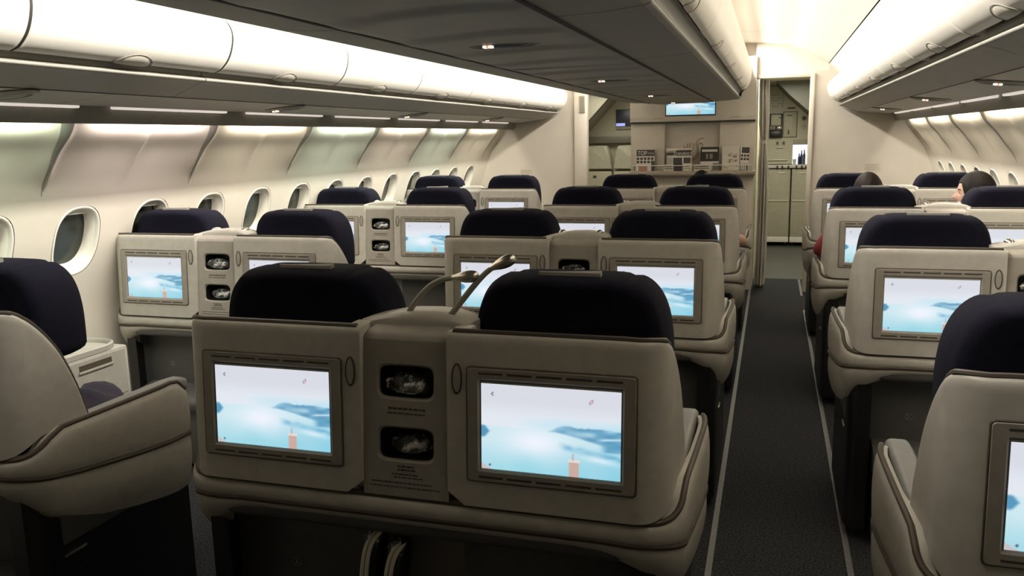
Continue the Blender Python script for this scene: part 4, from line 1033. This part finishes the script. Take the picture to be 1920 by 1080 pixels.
# ------------------------------------------------------------------ slippers standing in front of the nearest centre seat's kick panel
def slipper(x, z, rz, label, seed):
    bt = 0.399 - z
    e = empty('slipper', label, 'slipper', (x, 1.695, z), rz, 'wrapped slippers behind the nearest centre seat')
    # sole outline stands upright (x: thickness, z: length)
    rings = []
    for zz, wy in ((bt, 0.012), (bt + 0.005, 0.030), (bt + 0.03, 0.038), (-0.10, 0.034), (-0.02, 0.042), (0.03, 0.040), (0.055, 0.028), (0.066, 0.008)):
        dx = 0.020 * sstep(-0.10, 0.066, zz)
        rings.append([(dx + 0.014 * math.cos(2 * PI * j / 18) + 0.01, wy * math.sin(2 * PI * j / 18) + 0.02, zz) for j in range(18)])
    MB().loft(rings).build('upper', M_BLACK, e, angle=60)
    for off in (-0.006, 0.006):
        pts = smooth_curve([(-0.004 + off, -0.022, bt + 0.004), (-0.004 + off, -0.026, -0.11), (-0.001 + off, -0.026, -0.06), (0.010 + off, -0.026, 0.01), (0.024 + off, -0.020, 0.05), (0.040 + off, -0.006, 0.068)], 6)
        MB().tube(pts, [0.0052] * (len(pts) - 4) + [0.0045, 0.004, 0.003, 0.0018], 8).build('piping', M_ROPE, e)
    crumple((0.016, 0.004, 0.040), (0.022, 0.026, 0.025), seed, e)
slipper(-0.130, 0.577, 0.0, 'left of two dark slippers with white piping behind the nearest centre seat', 3)
slipper(-0.070, 0.553, 0.0, 'right of two dark slippers with white piping behind the nearest centre seat', 9)
# they stand on the storage ledge: shelf under them comes from the seat

# ------------------------------------------------------------------ dark folded blanket on the left aisle seat
bl = empty('folded_blanket', 'dark purple crumpled blanket on the nearest left aisle seat', 'blanket', (-1.36, 2.065, 0.455))
bm_ = MB(); rg = []
for i in range(15):
    t = i / 14; th = PI * max(0.03, min(0.97, t)); ring = []
    for j in range(28):
        a = 2 * PI * j / 28; k_ = 1 + 0.10 * math.sin(3 * a + 4 * t) + 0.05 * math.sin(7 * a - 5 * t)
        ring.append((0.17 * math.sin(th) ** 0.6 * math.cos(a) * k_, 0.21 * math.sin(th) ** 0.6 * math.sin(a) * k_, 0.163 * (1 + -math.cos(th)) * (1 + 0.05 * math.sin(5 * a))))
    rg.append(ring)
bm_.loft(rg); bm_.build('cloth', M_MUTE, bl, angle=80)

# ------------------------------------------------------------------ magazines and newspapers on the ledge
MZ = 1.207
def flat_item(name, label, cat, x, y, w_, h_, m, tilt=0.10, th=0.006, rz=0.0, group='magazines and newspapers on the front ledge'):
    e = empty(name, label, cat, (x, y, MZ + 0.001), rz, group); e.rotation_euler = (-tilt, 0, rz)
    MB().box(-w_ / 2, w_ / 2, 0, th, 0, h_, 0.001, 1).build('pages', M_WHITE, e); c = MB().box(-w_ / 2, w_ / 2, -0.0015, 0, 0, h_).build('cover', m, e, smooth=False)
    return e, c
def blk(parent, x0, x1, z0, z1, m, name='printed_block', d=0.0024): return MB().box(x0, x1, -d, -0.001, z0, z1).build(name, m, parent, smooth=False)
e, c = flat_item('magazine', 'white magazine with a dark title band at the left of the front ledge', 'magazine', -0.455, 8.635, 0.185, 0.222, M_WHITE)
blk(c, -0.0925, 0.0925, 0.150, 0.215, M_PAPER); text('title', 'TOP', 0.058, M_WHITE, c, (-0.082, -0.0032, 0.162), xs=0.85)
blk(c, 0.02, 0.085, 0.17, 0.185, M_STRAP, d=0.003)
for i in range(5):
    for j in range(2): blk(c, -0.090 + i * 0.036, -0.064 + i * 0.036, 0.078 + j * 0.034, 0.104 + j * 0.034, M_PAPER)
blk(c, -0.07, 0.02, 0.0, 0.055, M_REDP)
MB().box(0.06, 0.0926, -0.003, 0.0, 0.0, 0.10).build('printed_block', M_PAPER, c, smooth=False)
e, c = flat_item('newspaper', 'folded newspaper with a dark masthead left of the niche emblem', 'newspaper', -0.120, 8.655, 0.245, 0.222, M_WHITE, 0.09, 0.012)
blk(c, -0.1225, -0.03, 0.152, 0.185, M_PAPER); blk(c, -0.03, 0.12, 0.150, 0.205, M_PAPER); text('masthead', 'CHINA', 0.040, M_WHITE, c, (-0.055, -0.0032, 0.157), xs=0.9)
text('masthead', 'DAILY', 0.040, M_WHITE, c, (0.052, -0.0032, 0.157), xs=0.6)
blk(c, -0.115, 0.11, 0.192, 0.198, M_PAPER); blk(c, -0.06, 0.03, 0.070, 0.130, M_PAPER); blk(c, 0.045, 0.115, 0.060, 0.130, M_PAPER)
for i in range(5): blk(c, -0.118, -0.068, 0.07 + i * 0.014, 0.076 + i * 0.014, M_STRAP)
e, c = flat_item('magazine', 'dark covered magazine with a pale title right of the niche emblem', 'magazine', 0.180, 8.66, 0.180, 0.232, M_DARKP, 0.10, 0.008)
blk(c, -0.075, 0.075, 0.185, 0.208, M_CREAMTEXT, 'title'); blk(c, -0.035, -0.015, 0.115, 0.165, M_STRAP); blk(c, 0.0, 0.03, 0.115, 0.165, M_STRAP); blk(c, -0.09, 0.09, 0.0, 0.09, M_WHITE)
e, c = flat_item('magazine', 'pale magazine with a reddish map cover right of the niche', 'magazine', 0.385, 8.635, 0.165, 0.238, M_CREAMTEXT, 0.09)
rn = random.Random(2)
for i in range(16):
    x, z = rn.uniform(-0.075, 0.05), rn.uniform(0.02, 0.16); blk(c, x, x + rn.uniform(0.012, 0.03), z, z + rn.uniform(0.006, 0.014), M_REDP if i % 2 else M_STRAP)
e, c = flat_item('magazine', 'narrow dark and white magazine at the right end of the front ledge', 'magazine', 0.512, 8.640, 0.085, 0.228, M_WHITE, 0.10, 0.008)
e.rotation_euler = (-0.10, 0.05, 0); e.location.z += 0.003
blk(c, -0.03, 0.042, 0.165, 0.222, M_PAPER)
for i in range(3):
    for j in range(2): blk(c, -0.035 + i * 0.028, -0.015 + i * 0.028, 0.095 + j * 0.034, 0.118 + j * 0.034, M_PAPER)
for i in range(4): blk(c, -0.035 + i * 0.02, -0.030 + i * 0.02, 0.0, 0.07, M_PAPER)
for i, (x, w_, m_, lb) in enumerate(((-0.215, 0.10, M_CREAMTEXT, 'pale papers lying low on the left of the niche ledge'), (-0.125, 0.085, M_DARKP, 'dark booklet standing low in front of the newspaper'), (-0.03, 0.085, M_WHITE, 'white booklet standing low under the niche emblem'), (0.115, 0.16, M_CREAMTEXT, 'long pale folder standing low under the dark magazine'), (0.245, 0.06, M_STRAP, 'grey booklet standing low at the right of the niche'))):
    e, c = flat_item('booklet', lb, 'booklet', x, 8.605 - 0.004 * (i % 2), w_, 0.075 - 0.012 * (i % 3 == 0), m_, 0.12, 0.008)
    for j in range(2): blk(c, -w_ / 2 + 0.008, w_ / 2 - 0.01 - 0.01 * j, 0.018 + j * 0.02, 0.025 + j * 0.02, M_STRAP if m_ is M_WHITE else M_PAPER if m_ is not M_DARKP else M_DARK)

# front TV in the monument's fascia
tv = empty('wall_screen', 'lit screen set in the fascia of the front wall unit', 'screen', (-0.014, YB - 0.055, 1.885))
MB().box(-0.246, 0.246, -0.006, 0.004, -0.136, 0.130, 0.003).build('frame', M_BLACK, tv)
so = bpy.data.objects.new('screen', SCREEN_ME); COL.objects.link(so); so.parent = tv; so.location = (0, -0.0075, -0.002); so.scale = (0.475 / 0.3085, 1, 0.245 / 0.1925)

# ------------------------------------------------------------------ PEOPLE
def skin_mesh(pts, edges, rads, root=0, sub=2):
    me = bpy.data.meshes.new('tmp'); me.from_pydata([tuple(p) for p in pts], edges, []); o = bpy.data.objects.new('tmp', me); COL.objects.link(o)
    sk = o.modifiers.new('skin', 'SKIN'); sk.use_smooth_shade = True
    for i, v in enumerate(me.skin_vertices[0].data): v.radius = (rads[i], rads[i]); v.use_root = (i == root)
    sb = o.modifiers.new('sub', 'SUBSURF'); sb.levels = sub; sb.render_levels = sub
    dg = bpy.context.evaluated_depsgraph_get(); ev = o.evaluated_get(dg); m2 = ev.to_mesh()
    vs = [v.co[:] for v in m2.vertices]; fs = [tuple(p.vertices) for p in m2.polygons]; ev.to_mesh_clear()
    bpy.data.objects.remove(o); bpy.data.meshes.remove(me); return vs, fs
def head_mesh():
    """head centred at eye-ear level, face towards +y, about 0.225 high."""
    mb = MB(); n, m = 48, 36; rings = []
    for i in range(m + 1):
        th = max(0.03, min(PI - 0.03, PI * i / m)); ring = []
        for j in range(n):
            a = 2 * PI * j / n; dx, dy, dz = math.sin(th) * math.cos(a), math.sin(th) * math.sin(a), math.cos(th)
            x, y, z = dx * 0.074, dy * 0.094, dz * 0.112
            if z < 0:                                      # jaw narrows, chin comes forward
                t = -z / 0.112; x *= 1 - 0.34 * t ** 1.5; y = y * (1 - 0.30 * t * (1 if y < 0 else 0.15)) + 0.018 * t
            f = max(0, dy)
            if f > 0:
                y += 0.024 * math.exp(-(x / 0.010) ** 2 - ((z + 0.026) / 0.014) ** 2) * f      # nose tip
                y += 0.012 * math.exp(-(x / 0.008) ** 2 - ((z + 0.004) / 0.020) ** 2) * f      # bridge
                y -= 0.011 * math.exp(-((abs(x) - 0.030) / 0.014) ** 2 - ((z - 0.004) / 0.011) ** 2) * f   # eye sockets
                y += 0.004 * math.exp(-((abs(x) - 0.028) / 0.022) ** 2 - ((z - 0.022) / 0.008) ** 2) * f   # brow
                y += 0.007 * math.exp(-(x / 0.022) ** 2 - ((z + 0.058) / 0.012) ** 2) * f      # lips
                y -= 0.004 * math.exp(-(x / 0.024) ** 2 - ((z + 0.0725) / 0.006) ** 2) * f
                y += 0.006 * math.exp(-(x / 0.020) ** 2 - ((z + 0.092) / 0.014) ** 2) * f      # chin
            ring.append((x, y, z))
        rings.append(ring)
    mb.loft(rings)
    for s in (-1, 1):                                       # ears
        mb.ell((s * 0.074, -0.006, -0.006), (0.008, 0.018, 0.030), 14, 10, Matrix.Rotation(0.25 * s, 3, 'Z'))
    return mb
def person(name_label, loc, shirt, hair_m, turn=0.0, tilt=0.0, lean_x=0.0, head_z=1.205, sleeve='short', longhair=False, arm_out=None):
    e = empty('person', name_label, 'person', loc, 0)
    nk = head_z - 0.155
    P = [(0, 0.05, 0.655), (lean_x * .4, 0.02, 0.74), (lean_x * .8, -0.01, 0.90), (lean_x, 0.0, nk - 0.035), (lean_x, 0.008, nk + 0.05), (lean_x, 0.02, nk + 0.10)]
    Rr = [0.125, 0.115, 0.125, 0.062, 0.048, 0.046]; E_ = [(0, 1), (1, 2), (2, 3), (3, 4), (4, 5)]
    SP, SR, SE = list(P[:4]), [0.140, 0.130, 0.142, 0.068], [(0, 1), (1, 2), (2, 3)]
    TP, TR, TE = [(0, 0.05, 0.655)], [0.130], []
    hands = []
    for s in (-1, 1):
        sh = (lean_x + s * 0.165, 0.0, nk - 0.075); el = (s * 0.168, 0.06, nk - 0.31); wr = (s * 0.135, 0.27, 0.725); hd = (s * 0.12, 0.33, 0.715)
        if arm_out and s == arm_out[0]: el, wr, hd = arm_out[1:]
        b = len(P); P += [sh, el, wr, hd]; Rr += [0.058, 0.043, 0.029, 0.030]; E_ += [(3, b), (b, b + 1), (b + 1, b + 2), (b + 2, b + 3)]
        hands.append((s, Vector(wr), Vector(hd)))
        b2 = len(SP); mid = tuple((Vector(sh) * 0.35 + Vector(el) * 0.65)); SP += [sh, mid if sleeve == 'short' else el]; SR += [0.070, 0.056]; SE += [(3, b2), (b2, b2 + 1)]
        if sleeve == 'long': SP.append(tuple(Vector(wr))); SR.append(0.040); SE.append((b2 + 1, b2 + 2))
        hip = (s * 0.085, 0.11, 0.602); kn = (s * 0.10, 0.47, 0.60); an = (s * 0.12, 0.52, 0.13); to = (s * 0.125, 0.64, 0.085)
        b = len(P); P += [hip, kn, an, to]; Rr += [0.080, 0.056, 0.040, 0.034]; E_ += [(0, b), (b, b + 1), (b + 1, b + 2), (b + 2, b + 3)]
        t0 = len(TP); TP += [hip, kn, tuple(Vector(an) + Vector((0, 0, 0.03)))]; TR += [0.090, 0.068, 0.056]; TE += [(0, t0), (t0, t0 + 1), (t0 + 1, t0 + 2)]
    vs, fs = skin_mesh(P, E_, Rr); mb = MB().add(vs, fs)
    for s, wr, hd in hands:                                 # five separate fingers, gently curled
        d = (hd - wr).normalized(); side = Vector((s, 0, 0)) - d * d.dot(Vector((s, 0, 0))); side.normalize(); up = side.cross(d) * s
        if up.z < 0: up = -up
        for q, ln_ in ((-0.024, 0.062), (-0.008, 0.072), (0.008, 0.068), (0.024, 0.052)):
            a = hd + side * q + d * 0.012; mb.tube([a, a + d * ln_ * .45 + up * 0.004, a + d * ln_ * .8 - up * 0.008, a + d * ln_ - up * 0.022], [0.009, 0.0085, 0.008, 0.006], 8)
        a = hd - side * 0.026 - d * 0.015; mb.tube([a, a - side * 0.020 + d * 0.020, a - side * 0.024 + d * 0.045 - up * 0.006], [0.0105, 0.0095, 0.007], 8)
    Rm = Matrix.Rotation(turn, 3, 'Z') @ Matrix.Rotation(tilt, 3, 'X')
    hc = Vector((lean_x, 0.045, head_z))
    hv = head_mesh(); mb.add([hc + Rm @ Vector(v) for v in hv.v], hv.f)
    body = mb.build('body', M_SKIN, e, angle=80)
    for s in (-1, 1):
        c_ = hc + Rm @ Vector((s * 0.030, 0.0735, 0.003)); MB().ell(c_, (0.011, 0.008, 0.0055), 12, 8, Rm).build('eye', M_EYEW, body)
        MB().ell(hc + Rm @ Vector((s * 0.030, 0.0800, 0.003)), (0.0052, 0.003, 0.0052), 10, 8, Rm).build('iris', M_HAIR, body)
        MB().tube([hc + Rm @ Vector((s * x, y, z)) for x, y, z in ((0.016, 0.0885, 0.020), (0.030, 0.0860, 0.025), (0.046, 0.0740, 0.021))], [0.0028, 0.0034, 0.0016], 6).build('eyebrow', M_HAIR, body)
    MB().tube([hc + Rm @ Vector((x, y, z)) for x, y, z in ((-0.022, 0.0915, -0.0600), (0, 0.1045, -0.0585), (0.022, 0.0915, -0.0600))], [0.002, 0.0046, 0.002], 8).build('lips', M_LIP, body)
    # hair: a cap over the skull, open at the face
    hb = MB(); n = 44; rings = []
    for i in range(23):
        th = max(0.03, PI * 0.70 * i / 22); ring = []
        for j in range(n):
            a = 2 * PI * j / n; dy = math.sin(a)
            lim = 0.70 - 0.30 * sstep(0.45, 0.85, dy) - 0.06 * sstep(0.0, 0.4, dy)
            t2 = th * lim / 0.70; k_ = 1 + 0.012 * math.sin(9 * a + 3 * th) + 0.01 * math.sin(17 * a)
            x, y, z = math.sin(t2) * math.cos(a) * 0.083 * k_, math.sin(t2) * math.sin(a) * 0.103 * k_ - 0.006, math.cos(t2) * 0.121 + 0.002
            if longhair and i > 16 and dy < 0.35: z -= 0.020 * (i - 16); x *= 1 + 0.008 * (i - 16)
            ring.append(hc + Rm @ Vector((x, y, z)))
        rings.append(ring)
    inner = [[hc + (Vector(p) - hc) * 0.90 for p in rings[-1]]]
    hb.loft(rings + inner, True, True); hb.build('hair', hair_m, body, angle=80)
    vs, fs = skin_mesh(SP, SE, SR); MB().add(vs, fs).build('shirt', shirt, e, angle=80)
    vs, fs = skin_mesh(TP, TE, TR); MB().add(vs, fs).build('trousers', M_TROU, e, angle=80)
    for s in (-1, 1): MB().ell((s * 0.123, 0.60, 0.055), (0.045, 0.125, 0.055), 18, 12).build('shoe', M_BLACK, e)
    return e
person('dark haired passenger turning left, face in profile beside a headrest', (2.012, 5.395, 0), M_GREYC, M_HAIR, turn=math.radians(80), tilt=-0.08, lean_x=-0.102, head_z=1.203, longhair=True, arm_out=(-1, (-0.275, 0.06, 0.885), (-0.215, 0.25, 0.872), (-0.200, 0.31, 0.870)))
person('passenger in red sleeves, only the top of brown hair showing above a headrest', (1.338, 5.365, 0), M_RED, M_HAIRB, turn=0.1, head_z=1.203, lean_x=-0.01, sleeve='long', arm_out=(-1, (-0.262, 0.00, 0.850), (-0.245, 0.15, 0.848), (-0.240, 0.21, 0.845)))
person('passenger with a white short sleeve and bare forearm beside the aisle, third centre seat', (0.340, 5.435, 0), M_SHIRT, M_HAIR, turn=0.0, head_z=1.13, arm_out=(1, (0.275, -0.02, 0.90), (0.262, 0.16, 0.875), (0.256, 0.23, 0.87)))
person('black haired passenger in the front centre seat, hair showing left of the headrest', (0.338, 7.16, 0), M_GREYC, M_HAIR, turn=0.3, head_z=1.150, lean_x=-0.120, arm_out=(-1, (-0.275, 0.06, 0.885), (-0.215, 0.25, 0.872), (-0.200, 0.31, 0.870)))
